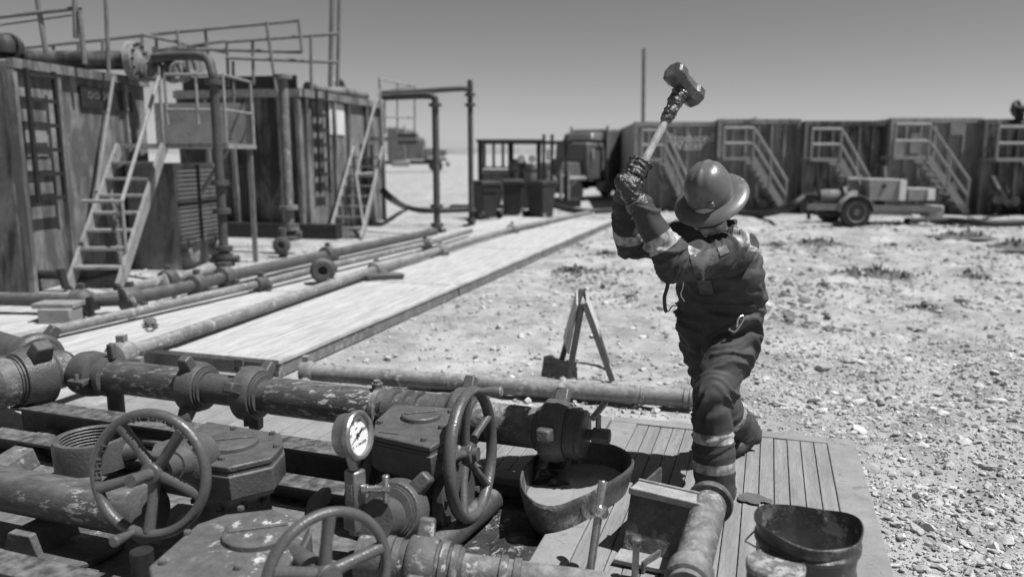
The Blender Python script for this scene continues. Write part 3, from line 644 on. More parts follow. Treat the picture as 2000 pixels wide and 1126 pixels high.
# skid end with lip, plate and mud caked pipe
t = thing('drain_box', 'mud caked steel box with front plate coloured dark for shade beside the silver bar', 'box', tuple(G(1290, 1020, 0.12)))
a, b = G(1238, 948, 0.38), G(1385, 982, 0.38); d_ = (b - a).normalized(); nn = V((d_.y, -d_.x, 0))
part('lip', MB().bar(a, b, 0.10, 0.012).bar(a + nn * 0.052 + V((0, 0, 0.0)), b + nn * 0.052, 0.012, 0.03).bar(a - nn * 0.052 + V((0, 0, 0.0)), b - nn * 0.052, 0.012, 0.03), 'brightmud', t, 0.004)
part('front_plate', MB().prism([a + nn * 0.03 - V((0, 0, 0.015)), b + nn * 0.03 - V((0, 0, 0.015)), b + nn * 0.10 - V((0, 0, 0.245)), a + nn * 0.10 - V((0, 0, 0.245))], nn * -0.02), 'tub', t)  # dark colour here stands in for the shade beneath the lip
part('side_plate', MB().prism([a - V((0, 0, 0.02)), a + nn * 0.09 - V((0, 0, 0.245)), a - nn * 0.3 - V((0, 0, 0.245)), a - nn * 0.3 - V((0, 0, 0.02))], d_ * 0.012), 'tub', t)
part('foot_rail', MB().bar(a + nn * 0.16 - V((0, 0, 0.245)), b + nn * 0.12 - V((0, 0, 0.245)), 0.10, 0.02), 'brightmud', t, 0.003)
part('brace', MB().bar(G(1335, 1050, 0.16), G(1255, 1108, 0.14), 0.012, 0.05), 'tub', t)
t = thing('drain_pipe', 'mud caked pipe with a flange ending at the worker\'s front boot', 'pipe', tuple(G(1370, 1060, 0.12)))
p0, p1 = G(1386, 984, 0.34), G(1340, 1150, 0.28); ad = (p1 - p0).normalized()
part('pipe_section', MB().cyl(p0, p1, 0.069, n=28), 'mudpipe', t)
part('flange', MB().lathe(p0 - ad * 0.02, ad, [(0.05, -0.01), (0.092, -0.01), (0.095, 0.0), (0.095, 0.018), (0.09, 0.024), (0.065, 0.026)], 40), 'tub', t)
part('coupling', MB().lathe(G(1350, 1112, 0.29), ad, [(0.07, 0), (0.084, 0.008), (0.084, 0.09), (0.07, 0.1)], 24), 'mudpipe', t)
q = G(1240, 1126, 0.12); solo('anchor_pin', MB().cyl(q, q + V((0.003, 0.0, 0.15)), 0.014, n=10).lathe(q + V((0.003, 0, 0.15)), (0, 0, 1), [(0.02, 0), (0.02, 0.012), (0.01, 0.016)], 10), 'steel', tuple(q), 'short dark pin sticking up in front of the drain box', 'pin')
# silver bar with a ball
b0, b1, bb = D(1146, 1150, 2.86), D(1177, 938, 3.02), D(1170, 998, 2.975)
t = thing('tommy_bar', 'slim silver bar with a ball knuckle leaning before the tub', 'bar', tuple(b0))
part('rod', MB().cyl(b0 - V((0, 0, 0.02)), bb, 0.0165, n=16).cyl(bb, b1, 0.018, n=16), 'bright', t, 0.003)
part('ball', MB().lathe(bb - (b1 - b0).normalized() * 0.028, b1 - b0, [(0.02, 0), (0.034, 0.008), (0.040, 0.026), (0.034, 0.045), (0.02, 0.054)], 20), 'bright', t)
# crumpled bucket
MT['bucket'] = M('bucket_paint', 0.035, 0.33, var=0.5, scale=8, chips=0.05, chip=0.25, chipscale=9, bump=0.25, streak=0.3, streakcol=0.12, spec=0.6)
q = G(1579, 1030, 0.46); q = V((q.x, q.y, 0.12)); 
t = thing('bucket', 'dented open metal bucket with a crumpled rim on the mat', 'bucket', tuple(q))
def br(r, z, w=0.0, n=56):
    o = []
    for k in range(n):
        an = 2 * math.pi * k / n; e_ = 0.5 + 0.5 * math.cos(an - 1.2)
        rr_ = r * (1 + w * (0.035 * math.sin(2 * an + 0.4) + 0.02 * math.sin(3 * an) + 0.006 * math.sin(5 * an)) - w * 0.05 * max(0, math.cos(an - 1.35)) ** 6)
        o.append(q + V((rr_ * math.cos(an), rr_ * math.sin(an), z + w * (0.014 * math.sin(2 * an + 1) - 0.026 * max(0, math.cos(an - 1.0)) ** 8 + 0.004 * math.sin(5 * an + 2) + 0.018 * max(0, math.cos(an - 2.2)) ** 4))))
    return o
part('shell', MB().rings([br(0.150, 0.0), br(0.155, 0.01), br(0.163, 0.17, 0.1), br(0.171, 0.178, 0.1), br(0.171, 0.19, 0.15), br(0.165, 0.198, 0.2), br(0.172, 0.280, 0.4), br(0.182, 0.288, 0.4), br(0.182, 0.300, 0.4), br(0.173, 0.310, 0.45), br(0.180, 0.345, 0.75), br(0.185, 0.349, 0.75), br(0.185, 0.355, 0.75), br(0.180, 0.357, 0.75), br(0.173, 0.305, 0.5), br(0.150, 0.05), br(0.148, 0.03)], True), 'bucket', t)
part('contents', MB().rings([br(0.158, 0.14), br(0.159, 0.16), [p + V((0, 0, -0.45 * (p.x - q.x) + 0.01 * noise.noise(p * 30))) for p in br(0.13, 0.20)], [p + V((0, 0, -0.4 * (p.x - q.x) + 0.012 * noise.noise(p * 30))) for p in br(0.07, 0.21)], br(0.02, 0.21)]), 'brightmud', t)
e_ = q + V((-0.148, -0.10, 0.275))
part('handle_ear', MB().torus(e_, (-0.8, -0.6, 0), 0.018, 0.005, 20, 8), 'bright', t)
part('handle', MB().tube(bez([e_ + V((-0.01, 0, 0)), e_ + V((-0.02, 0.02, 0.01)), q + V((-0.20, 0.02, 0.27)), q + V((-0.19, 0.09, 0.25)), q + V((-0.10, 0.17, 0.28))]), 0.0035, 8), 'bright', t)
q = G(1515, 1098, 0.42); 
MT['canlid'] = M('rusty_lid', 0.12, 0.7, var=0.4, scale=12, chips=0.10, chip=0.34, chipscale=22, bump=0.4)
t = thing('round_can', 'small round can with a blotched pale lid before the bucket', 'can', (q.x, q.y, 0.12))
part('body', MB().lathe((q.x, q.y, 0.12), (0, 0, 1), [(0.092, 0), (0.092, 0.275)], 36), 'bucket', t)
part('lid', MB().lathe((q.x, q.y, 0.395), (0, 0, 1), [(0.096, 0), (0.097, 0.02), (0.092, 0.025), (0.088, 0.021), (0.01, 0.021)], 36), 'canlid', t)
# oil stain on the mat boards
m = MB(); sc = G(1470, 972, 0.1255); 
for (dx, dy, r_) in ((-0.035, 0.0, 0.036), (0.0, 0.012, 0.043), (0.03, 0.0, 0.035), (0.065, -0.03, 0.024), (-0.005, -0.02, 0.04)):
    k = len(m.v); z = 0.0004 * (k // 18)
    m.add([sc + V((dx + r_ * math.cos(a) * (1 + 0.12 * math.sin(3 * a + dx * 90)), dy + r_ * math.sin(a) * 1.25 * (1 + 0.1 * math.sin(4 * a)), z)) for a in [2 * math.pi * i / 18 for i in range(18)]], [tuple(range(18))])
MT['oil'] = M('oil_stain', 0.11, 0.6, var=0.2, bump=0.2)
solo('oil_stain', m, 'oil', tuple(sc), 'dark wet stain on the mat boards beside the front boot', 'stain')
# folding sign
MT['signpaint'] = M('sign_board', 0.45, 0.6, var=0.2, scale=9, chips=0.03, chip=0.5)
MT['signleg'] = M('sign_leg', 0.07, 0.6, var=0.3)
nl, nr_, fl = G(1111, 736, 0.01), G(1196, 744, 0.01), G(1097, 703, 0.01); fr_ = nr_ + (fl - nl) + V((0.05, 0, 0))
na = V((0.555, 6.2, 0.60)); fa = V((0.61, 6.88, 0.60))
t = thing('folding_sign', 'small folding warning sign standing on the gravel behind the lone pipe', 'sign', tuple((nl + nr_) / 2))
for p, q in ((na, nl), (na + V((0.02, 0, 0)), nr_), (fa, fl), (fa + V((0.02, 0, 0)), fr_)): part('leg', MB().bar(p, q, 0.045, 0.05, (0, 1, 0)), 'signleg', t, 0.003)
Y_ = ((na - nl) + (fa - fl)).normalized(); X_ = (na - fa).normalized(); oN = X_.cross(Y_).normalized()
def pn(s_, k): return (fl + (fa - fl) * s_) * (1 - k) + (nl + (na - nl) * s_) * k
pan = part('panel', MB().prism([pn(0.30, 0.0) + oN * 0.03, pn(0.30, 1.0) + oN * 0.03, pn(0.97, 1.0) + oN * 0.03, pn(0.97, 0.0) + oN * 0.03], oN * 0.012), 'signpaint', t)
Y2 = ((na - nr_) + (fa - fr_)).normalized(); o2 = (fa - na).normalized().cross(Y2)
part('panel', MB().prism([q * (1 - s_) + p * s_ + o2 * 0.03 for p, q, s_ in ((na, nr_, 0.55), (fa, fr_, 0.55), (fa, fr_, 0.97), (na, nr_, 0.97))], o2 * 0.012), 'signpaint', t)
text('PI', 0.30, pn(0.50, 0.62) + oN * 0.0445, X_, Y_, 'ink', pan)
# lone pipe on the gravel
t = thing('loose_pipe', 'single long pipe lying on the gravel behind the valve line', 'pipe', (0, 5.8, 0))
p0, p1 = G(612, 727, 0.085), G(1352, 778, 0.085); al_ = (p1 - p0).normalized()
part('pipe_section', MB().cyl(p0, p1, 0.066, n=28), 'linepipe', t)
for s_ in (-0.36, -0.06, -0.02): part('collar', MB().lathe(p1 + al_ * s_, al_, [(0.066, 0), (0.072 + 0.004 * (s_ > -0.1), 0.004), (0.072, 0.026), (0.066, 0.03)], 28), 'linepipe', t)
part('end_clamp', MB().lathe(p0 - al_ * 0.10, al_, [(0.05, 0), (0.085, 0.01), (0.09, 0.07), (0.075, 0.11)], 24).cyl(p0 + V((-0.06, -0.06, -0.05)), p0 + V((-0.01, -0.12, -0.06)), 0.035, n=12).box(p0 + V((-0.06, 0.02, 0.1)), (0.05, 0.05, 0.06)), 'linepipe', t, 0.005)
# ---------------------------------------------------------------- background: tanks, stairs, pipes, vehicles
MT['tankpale'] = M('pale_tank_paint', 0.22, 0.6, var=0.25, scale=1.6, chips=0.05, chip=0.12, chipscale=5, bump=0.25, streak=0.8, streakcol=0.06, stain=0.5, staincol=0.09)  # pale paint of the left tank
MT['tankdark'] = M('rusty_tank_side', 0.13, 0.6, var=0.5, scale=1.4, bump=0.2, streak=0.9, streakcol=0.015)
MT['tankrust'] = M('stained_tank_side', 0.20, 0.65, var=0.4, scale=1.4, bump=0.2, streak=0.75, streakcol=0.03)
MT['tankblack'] = M('black_streaked_tank', 0.19, 0.6, var=0.5, scale=1.2, bump=0.2, streak=0.8, streakcol=0.02)
MT['tankgrey'] = M('frac_tank_paint', 0.26, 0.6, var=0.35, scale=1.2, bump=0.2, streak=0.6, streakcol=0.02)
MT['tankgrey2'] = M('frac_tank_clean_paint', 0.27, 0.6, var=0.2, scale=1.2, bump=0.2, streak=0.3, streakcol=0.05)
MT['rail'] = M('rail_paint', 0.16, 0.55, var=0.3, scale=4)
MT['railpale'] = M('pale_rail_paint', 0.25, 0.55, var=0.25, scale=4, chips=0.06, chip=0.12)  # paler paint than the plain rails, also used on fittings
MT['railwhite'] = M('white_rail_paint', 0.24, 0.55, var=0.2, scale=4, chips=0.04, chip=0.12)
MT['dark'] = M('dark_steel', 0.025, 0.6, var=0.3)
MT['truck'] = M('truck_paint', 0.11, 0.35, var=0.3, scale=2, spec=0.6)
MT['glass'] = M('dark_glass', 0.03, 0.1, var=0.1, bump=0, spec=0.8)
MT['binplastic'] = M('bin_plastic', 0.035, 0.5, var=0.3, scale=3)
MT['paletank'] = M('pale_vessel', 0.6, 0.5, var=0.1)
MT['sheet'] = M('bright_sheet', 0.62, 0.5, var=0.15, scale=3)

def rail(t, posts, h, r=0.025, mat='rail', mid=(0.5,), name='handrail'):
    """railing along post foot points: top and middle rails, each post its own part"""
    P_ = [V(p) for p in posts]
    m = MB()
    for i in range(len(P_) - 1):
        for k in (1.0,) + tuple(mid): m.cyl(P_[i] + V((0, 0, h * k)), P_[i + 1] + V((0, 0, h * k)), r, n=8)
    part(name, m, mat, t)
    for p in P_: part('post', MB().cyl(p, p + V((0, 0, h)), r * 1.05, n=8), mat, t)
def stairs(t, b0, b1, side, w, n, mat='railpale', smat='railpale', sw=0.16):
    """flight from b0 (foot) to b1 (head), centre line; side: unit vector across"""
    b0, b1, side = V(b0), V(b1), V(side)
    for s_ in (-1, 1): part('stringer', MB().bar(b0 + side * s_ * w / 2, b1 + side * s_ * w / 2, 0.05, sw, (0, 0, 1)), smat, t)
    run = V((b1.x - b0.x, b1.y - b0.y, 0)).normalized()
    for i in range(1, n):
        p = b0 + (b1 - b0) * (i / n); part('tread', MB().box(p, (w - 0.05, 0.24, 0.035), side, run), mat, t)

# -------- left tank with ladder and stairs
a_ = V((0.13, 0.9915, 0)); b_ = V((0.9915, -0.13, 0))
k0 = V((-6.22, 10.12, 0)); HT = 2.92
t = thing('mud_tank', 'pale tank with cage-less ladder and stairs at the left edge', 'tank', tuple(k0))
L1 = 2.9
part('wall', MB().prism([k0, k0 + a_ * L1, k0 + a_ * L1 - b_ * 3, k0 - b_ * 3], (0, 0, HT)), 'tankpale', t, 0.02)
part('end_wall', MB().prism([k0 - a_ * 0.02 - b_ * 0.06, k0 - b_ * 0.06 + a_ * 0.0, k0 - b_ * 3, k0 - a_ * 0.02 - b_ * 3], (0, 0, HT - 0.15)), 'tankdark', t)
part('top_rim', MB().bar(k0 + V((0, 0, HT - 0.05)) + b_ * 0.05, k0 + a_ * L1 + V((0, 0, HT - 0.05)) + b_ * 0.05, 0.10, 0.12), 'tankpale', t)
for s_ in (0.03, 0.82, 2.3): part('rib', MB().bar(k0 + a_ * s_ + b_ * 0.035, k0 + a_ * s_ + b_ * 0.035 + V((0, 0, HT - 0.12)), 0.09, 0.07, a_), 'tankpale', t)
lad = part('ladder', MB().bar(k0 + a_ * 0.12 + b_ * 0.16 + V((0, 0, 1.15)), k0 + a_ * 0.12 + b_ * 0.16 + V((0, 0, HT - 0.1)), 0.05, 0.05, a_).bar(k0 + a_ * 0.62 + b_ * 0.16 + V((0, 0, 1.15)), k0 + a_ * 0.62 + b_ * 0.16 + V((0, 0, HT - 0.1)), 0.05, 0.05, a_), 'dark', t)
for i in range(6): z = 1.2 + 0.31 * i; part('rung', MB().bar(k0 + a_ * 0.12 + b_ * 0.16 + V((0, 0, z)), k0 + a_ * 0.62 + b_ * 0.16 + V((0, 0, z)), 0.05, 0.05), 'dark', lad)
part('placard', MB().box(k0 + a_ * 0.37 + b_ * 0.012 + V((0, 0, 1.95)), (0.02, 0.38, 0.42), b_, a_), 'railwhite', t)
part('head_band', MB().box(k0 + a_ * 1.9 + b_ * 0.02 + V((0, 0, 2.55)), (0.04, 1.2, 0.28), b_, a_), 'dark', t)
for i in range(4): text('OOOHOOO'[i * 1:i * 1 + 1] if i < 3 else 'O', 0.14, k0 + a_ * (1.5 + i * 0.14) + b_ * 0.045 + V((0, 0, 2.58)), a_, (0, 0, 1), 'rail', t, 'stencil_letter', 0.002)
part('drain_nozzle', MB().cyl(k0 + a_ * 0.15 + V((0, 0, 0.22)), k0 + a_ * 0.15 + b_ * 0.35 + V((0, 0, 0.22)), 0.06, n=12).cyl(k0 + a_ * 0.15 + b_ * 0.35 + V((0, 0, 0.3)), k0 + a_ * 0.15 + b_ * 0.4 - V((0, 0, -0.05)), 0.05, n=10), 'dark', t)
# louvred box under the landing
lb = V((-5.95, 12.15, 0)); lc = V((-5.10, 12.15, 0))
t = thing('louvre_box', 'louvred steel box under the stair landing', 'box', tuple(lc))
part('shell', MB().prism([lc + V((0, 0, 0)), lc + a_ * 1.25, lc + a_ * 1.25 - b_ * 0.8, lc - b_ * 0.8], (0, 0, 1.62)), 'tankgrey', t)
for i in range(17):
    p = lc + b_ * 0.015 + V((0, 0, 0.42 + 0.068 * i)); part('louvre', MB().bar(p + a_ * 0.06, p + a_ * 1.19, 0.03, 0.028), 'sheet', t)
part('cross_bar', MB().bar(lc + b_ * 0.04 + a_ * 0.02 + V((0, 0, 1.0)), lc + b_ * 0.04 + a_ * 1.23 + V((0, 0, 1.0)), 0.03, 0.06).bar(lc + b_ * 0.04 + a_ * 0.62 + V((0, 0, 0.4)), lc + b_ * 0.04 + a_ * 0.62 + V((0, 0, 1.6)), 0.03, 0.05, a_), 'dark', t)
for yy in (0.1, 0.95):
    p = lc + a_ * yy + V((0, 0, 0.25)); part('valve_wheel', MB().lathe(p, b_, [(0.06, 0), (0.06, 0.15), (0.14, 0.16), (0.14, 0.2), (0.05, 0.21)], 20).cyl(p + b_ * 0.1, p + b_ * 0.1 + V((0, 0, 0.2)), 0.02, n=8).torus(p + b_ * 0.1 + V((0, 0, 0.22)), (0, 0, 1), 0.1, 0.014, 20, 6), 'linepipe', t)
# stairs and landing
t = thing('tank_stairs', 'pale steel stairs with landing rising beside the left tank', 'stairs', (-5.4, 10.5, 0))
s0, s1 = V((-5.5, 10.35, 0.05)), V((-5.45, 11.9, 1.87)); sx = V((1, 0, 0))
stairs(t, s0, s1, sx, 0.66, 8)
for s_ in (1,):
    for p, q in ((s0 + V((0.33, 0.25, 0.3)), s0 + V((0.33, 0.25, 1.1))), (s1 + V((0.33, 0, 0)), s1 + V((0.33, 0, 1.05)))): part('post', MB().cyl(p, q, 0.025, n=8), 'railpale', t)
part('handrail', MB().cyl(s0 + V((0.33, 0.25, 1.1)), s1 + V((0.33, 0, 1.0)), 0.028, n=8).cyl(s0 + V((0.33, 0.25, 1.1)), s0 + V((-0.2, 0.25, 1.1)), 0.025, n=8).cyl(s1 + V((-0.33, 0, 1.0)), s0 + V((-0.33, 0.9, 1.2)), 0.025, n=8), 'railpale', t)
part('landing', MB().box((-4.98, 12.55, 1.88), (1.62, 1.3, 0.07)), 'railpale', t)
part('landing_support', MB().bar((-4.25, 12.1, 1.85), (-4.75, 12.3, 1.2), 0.05, 0.05).bar((-4.25, 13.1, 1.85), (-4.25, 13.1, 0), 0.07, 0.07, (1, 0, 0)), 'rail', t)
rail(t, [(-5.05, 11.92, 1.9), (-4.6, 11.92, 1.9), (-4.2, 11.92, 1.9), (-4.2, 13.15, 1.9)], 1.0, 0.022, 'railpale')
part('toe_board', MB().box((-4.64, 11.90, 2.06), (0.9, 0.02, 0.26)), 'railwhite', t)
part('back_panel', MB().box((-4.98, 13.18, 2.25), (1.6, 0.03, 0.65)), 'railwhite', t)
# flanged vessel and piping on the tank top
t = thing('top_pipework', 'flanged vessel and valve piping on top of the left tank', 'pipework', (-6.2, 12.5, 2.95))
q = D(262, 118, 12.4); dx = V((0.9, 0.3, 0)).normalized()
part('vessel', MB().cyl(V((-9.2, 12.2, q.z)), q, 0.14, n=24), 'tankdark', t)
part('flange', MB().lathe(q, q - V((-9.2, 12.2, q.z)), [(0.15, -0.08), (0.28, -0.07), (0.28, 0.04), (0.26, 0.05), (0.17, 0.06), (0.07, 0.12)], 28), 'railpale', t)
for k in range(12):
    an = k * math.pi / 6; part('bolt', MB().cyl(q + V((0.04, 0.235 * math.cos(an), 0.235 * math.sin(an))), q + V((0.1, 0.235 * math.cos(an), 0.235 * math.sin(an))), 0.025, n=6), 'dark', t)
p2 = D(300, 112, 12.4); p3 = D(400, 108, 12.6)
part('header_pipe', MB().cyl(p2, p3, 0.09, n=14).lathe(p2, p3 - p2, [(0.15, 0), (0.15, 0.06)], 16).lathe(p2 + (p3 - p2) * 0.4, p3 - p2, [(0.15, 0), (0.15, 0.06)], 16).lathe(p2 + (p3 - p2) * 0.75, p3 - p2, [(0.15, 0), (0.15, 0.06)], 16), 'dark', t)
for u, v in ((290, 138), (345, 140), (372, 128)):
    p = D(u, v, 12.5); part('valve_body', MB().lathe(p, (0.8, -0.5, 0), [(0.1, -0.15), (0.17, -0.13), (0.17, -0.08), (0.11, -0.06), (0.11, 0.08), (0.17, 0.1), (0.17, 0.15)], 18).cyl(p, p + V((0, 0, 0.28)), 0.03, n=8), 'tankrust', t)
    part('valve_wheel', MB().torus(p + V((0.1, -0.16, 0)), (0.3, -0.9, 0), 0.12, 0.02, 20, 6), 'railwhite', t)
part('dome', MB().lathe(D(10, 105, 12.0), (0, 0, 1), [(0.25, 0), (0.25, 0.15), (0.18, 0.25), (0.05, 0.28)], 16).torus(D(12, 95, 11.9), (0, -1, 0.2), 0.2, 0.03, 20, 6), 'dark', t)
# upper railings on the tank top
t = thing('tank_railing', 'dark railings along the top of the left tank', 'railing', (-6.6, 11.5, 2.95))
def seg(pts, r=0.024, nm='rail_bar', mat='rail'): part(nm, MB().tube(pts, r, 8), mat, t)
for p, q in (((-20, 35), (160, 15)), ((-20, 52), (140, 30))): seg([D(p[0], p[1], 11.0), D(q[0], q[1], 11.3)], 0.03 if p[1] < 40 else 0.012)
for p, q in (((68, -30), (90, 105)), ((145, -20), (148, 75)), ((155, 20), (165, 125))): seg([D(p[0], p[1], 11.2), D(q[0], q[1], 11.2)], 0.035, 'post')
seg([D(205, -40, 11.8), D(212, 142, 11.8)], 0.03, 'post')
for p, q in (((35, 95), (350, 62)), ((350, 62), (585, 40)), ((345, 95), (590, 102)), ((440, 82), (660, 66)), ((440, 113), (660, 122)), ((278, 68), (440, 102)), ((300, 98), (440, 80))): seg([D(p[0], p[1], 14.5), D(q[0], q[1], 14.8)], 0.03)
for p, q in (((103, 88), (105, 102)), ((153, 83), (153, 105)), ((200, 78), (202, 120)), ((277, 66), (280, 135)), ((305, 68), (306, 110)), ((345, 60), (352, 100)), ((400, 55), (406, 110)), ((443, 82), (446, 170)), ((520, 43), (540, 180)), ((583, 38), (590, 102)), ((493, 78), (495, 165)), ((607, 68), (608, 175)), ((455, 120), (458, 280))): seg([D(p[0], p[1], 14.6), D(q[0], q[1], 14.6)], 0.028, 'post')
for p, q in (((650, -40), (645, 170)), ((664, -40), (659, 170))): seg([D(p[0], p[1], 16.5), D(q[0], q[1], 16.5)], 0.05 if p[0] == 650 else 0.04, 'post')

# -------- second tank
a2 = V((0.21, 0.978, 0)); b2 = V((0.978, -0.21, 0)); k2 = V((-4.45, 17.1, 0)); H2 = 3.12
t = thing('mud_tank', 'dark tank with black streaks behind the stair landing', 'tank', tuple(k2))
part('wall', MB().prism([k2, k2 + a2 * 4.6, k2 + a2 * 4.6 - b2 * 2.9, k2 - b2 * 2.9], (0, 0, H2)), 'tankdark', t)
part('side_sheet', MB().prism([k2 + a2 * 0.02, k2 + a2 * 4.58, k2 + a2 * 4.58 + b2 * 0.02, k2 + a2 * 0.02 + b2 * 0.02], (0, 0, H2 - 0.02)), 'tankrust', t)
part('top_band', MB().bar(k2 + V((0, 0, H2 - 0.1)) - a2 * 0.05 - b2 * 2.9, k2 + V((0, 0, H2 - 0.1)) - a2 * 0.05 + b2 * 0.06, 0.10, 0.16), 'railpale', t)
part('side_band', MB().bar(k2 + V((0, 0, H2 - 0.1)) + b2 * 0.08, k2 + a2 * 4.6 + V((0, 0, H2 - 0.1)) + b2 * 0.08, 0.10, 0.16), 'tankrust', t)
part('parapet', MB().box(k2 - b2 * 1.55 + a2 * 0.3 + V((0, 0, H2 + 0.12)), (2.7, 0.06, 0.34), b2, a2), 'dark', t)
part('base_skid', MB().box(k2 - b2 * 1.2 - a2 * 0.25 + V((0, 0, 0.16)), (4.2, 0.3, 0.3), b2, a2), 'dark', t)
for s_ in (0.02, 0.42, 1.55, 2.15): part('rib', MB().bar(k2 - b2 * s_ - a2 * 0.05, k2 - b2 * s_ - a2 * 0.05 + V((0, 0, H2 - 0.2)), 0.09, 0.10, a2), 'tankrust', t)
for s_ in (0.1, 1.5, 2.3, 3.4, 4.5): part('rib', MB().bar(k2 + a2 * s_ + b2 * 0.07, k2 + a2 * s_ + b2 * 0.07 + V((0, 0, H2 - 0.2)), 0.10, 0.08, a2), 'tankrust', t)
lad = part('ladder', MB().bar(k2 + a2 * 0.5 + b2 * 0.15 + V((0, 0, 0.9)), k2 + a2 * 0.5 + b2 * 0.15 + V((0, 0, H2)), 0.05, 0.05, a2).bar(k2 + a2 * 1.0 + b2 * 0.15 + V((0, 0, 0.9)), k2 + a2 * 1.0 + b2 * 0.15 + V((0, 0, H2)), 0.05, 0.05, a2), 'dark', t)
for i in range(7): part('rung', MB().bar(k2 + a2 * 0.5 + b2 * 0.15 + V((0, 0, 1.0 + 0.32 * i)), k2 + a2 * 1.0 + b2 * 0.15 + V((0, 0, 1.0 + 0.32 * i)), 0.06, 0.07), 'dark', lad)
for s_, z0, z1, m_ in ((1.25, 2.2, 2.9, 'sheet'), (3.0, 0.9, 2.0, 'dark')): part('panel', MB().box(k2 + a2 * (s_ + 0.5) + b2 * 0.03 + V((0, 0, (z0 + z1) / 2)), (0.03, 0.8, z1 - z0), b2, a2), m_, t)
part('pump_flange', MB().torus(k2 + a2 * 2.6 - b2 * 0.3 + V((0, 0, H2 + 0.18)), (0.9, -0.4, 0), 0.22, 0.07, 24, 8).cyl(k2 + a2 * 1.0 - b2 * 0.3 + V((0, 0, H2 + 0.1)), k2 + a2 * 3.6 + V((0, 0, H2 + 0.1)), 0.12, n=12), 'tankrust', t)
# its stairs
t = thing('tank_stairs', 'steep pale stairs on the right side of the dark streaked tank', 'stairs', tuple(G(700, 468, 0)))
s0 = G(706, 468, 0.0); s1 = D(748, 290, 19.2); sd_ = V((1, -0.1, 0)).normalized(); s0c = s0 - sd_ * 0.35; s1c = s1 - sd_ * 0.35
stairs(t, s0c, s1c, sd_, 0.70, 9, 'rail', 'railpale', 0.15)
part('handrail', MB().tube([s0 + V((0, 0.3, 0.2)), D(695, 340, 17.4), D(740, 175, 19.2)], 0.03, 8).cyl(D(695, 340, 17.4), D(728, 338, 17.8), 0.03, n=8).cyl(D(741, 152, 19.2), s1, 0.03, n=8), 'railpale', t)
part('landing', MB().box(D(775, 272, 20.0), (1.1, 1.4, 0.08)), 'rail', t)
part('landing_box', MB().box(D(798, 272, 20.0), (0.45, 0.6, 0.26)), 'rail', t)
for (p, q) in (((742, 155), (808, 168)), ((752, 228), (808, 230)), ((742, 178), (808, 168))): part('rail_bar', MB().cyl(D(p[0], p[1], 19.9), D(q[0], q[1], 20.1), 0.022, n=6), 'railpale', t)
for u, v0_, v1_ in ((752, 180, 262), (776, 162, 264), (810, 168, 264)): part('post', MB().cyl(D(u, v0_, 20), D(u, v1_, 20), 0.022, n=6), 'railpale', t)

# -------- standing pipes
def flange(m, p, a, r, h=0.05): return m.lathe(V(p) - V(a).normalized() * h / 2, a, [(r, 0), (r, h)], 16)
def standpipe(label, u, vtop, vbot, d, r, arch=None, fl=(), mat='darkpipe', base=True):
    p0 = D(u, vbot, d); p1 = D(u, vtop, d); p0.x = p1.x
    t = thing('standpipe', label, 'pipe', tuple(p0))
    pts = [p0, p1] if not arch else bez([p1, p1 + V((0, 0, 0.1))] + arch, 5)
    part('riser', MB().cyl(p0, p1, r, n=14), mat, t)
    if arch: part('overhead_pipe', MB().tube(pts, r, 12), mat, t)
    for v in fl:
        q = D(u, v, d); q.x = p1.x; q.y = p1.y; part('flange', flange(MB(), q, (0, 0, 1), r * 1.9, 0.07), mat, t)
    if base: part('foot_valve', MB().lathe(p0 + V((0, 0, 0.02)), (0, 0, 1), [(r * 2.2, 0), (r * 2.2, 0.06), (r * 1.2, 0.08), (r * 1.2, 0.2), (r * 1.9, 0.22), (r * 1.9, 0.28)], 14).cyl(p0 + V((-0.2, 0, 0.12)), p0 + V((0.2, 0, 0.12)), r * 0.9, n=10), 'darkpipe', t)
    return t
p = D(850, 200, 18.0)
standpipe('dark standpipe nearer the second tank, bent over at its top', 850, 205, 462, 17.6, 0.075, [D(848, 190, 17.6), D(838, 187, 17.7), D(815, 187, 18.0), D(750, 190, 19)], (205, 402, 440))
standpipe('tall thin standpipe right of the bent one, by the wheeled bins', 918, 165, 452, 19.5, 0.065, [D(918, 178, 19.5), D(905, 173, 19.5), D(820, 178, 19.5), D(742, 182, 19.5)], (185, 205, 410, 440))
standpipe('light riser pipe with flanges in front of the stair landing', 418, 170, 522, 10.9, 0.062, [D(414, 140, 10.9), D(400, 112, 11.0), D(340, 110, 11.4), D(300, 112, 11.6)], (160, 357, 412, 500), 'darkpipe')
standpipe('slim pale riser pipe before the streaked tank wall', 552, 150, 470, 14.2, 0.085, None, (150, 405, 445), 'linepipe')
q = D(548, 480, 13.6); t = thing('flanged_stub', 'short flanged pipe stub facing the camera below the streaked tank', 'pipe', tuple(q))
part('flange', MB().lathe(q + V((0, 0.1, 0)), (0.05, -1, 0.1), [(0.07, 0), (0.15, 0.02), (0.15, 0.08), (0.11, 0.1), (0.06, 0.1), (0.05, 0.02)], 24), 'darkpipe', t)
part('stem', MB().cyl(q + V((0, 0.12, -0.4)), q + V((0, 0.12, 0.3)), 0.075, n=12), 'darkpipe', t)

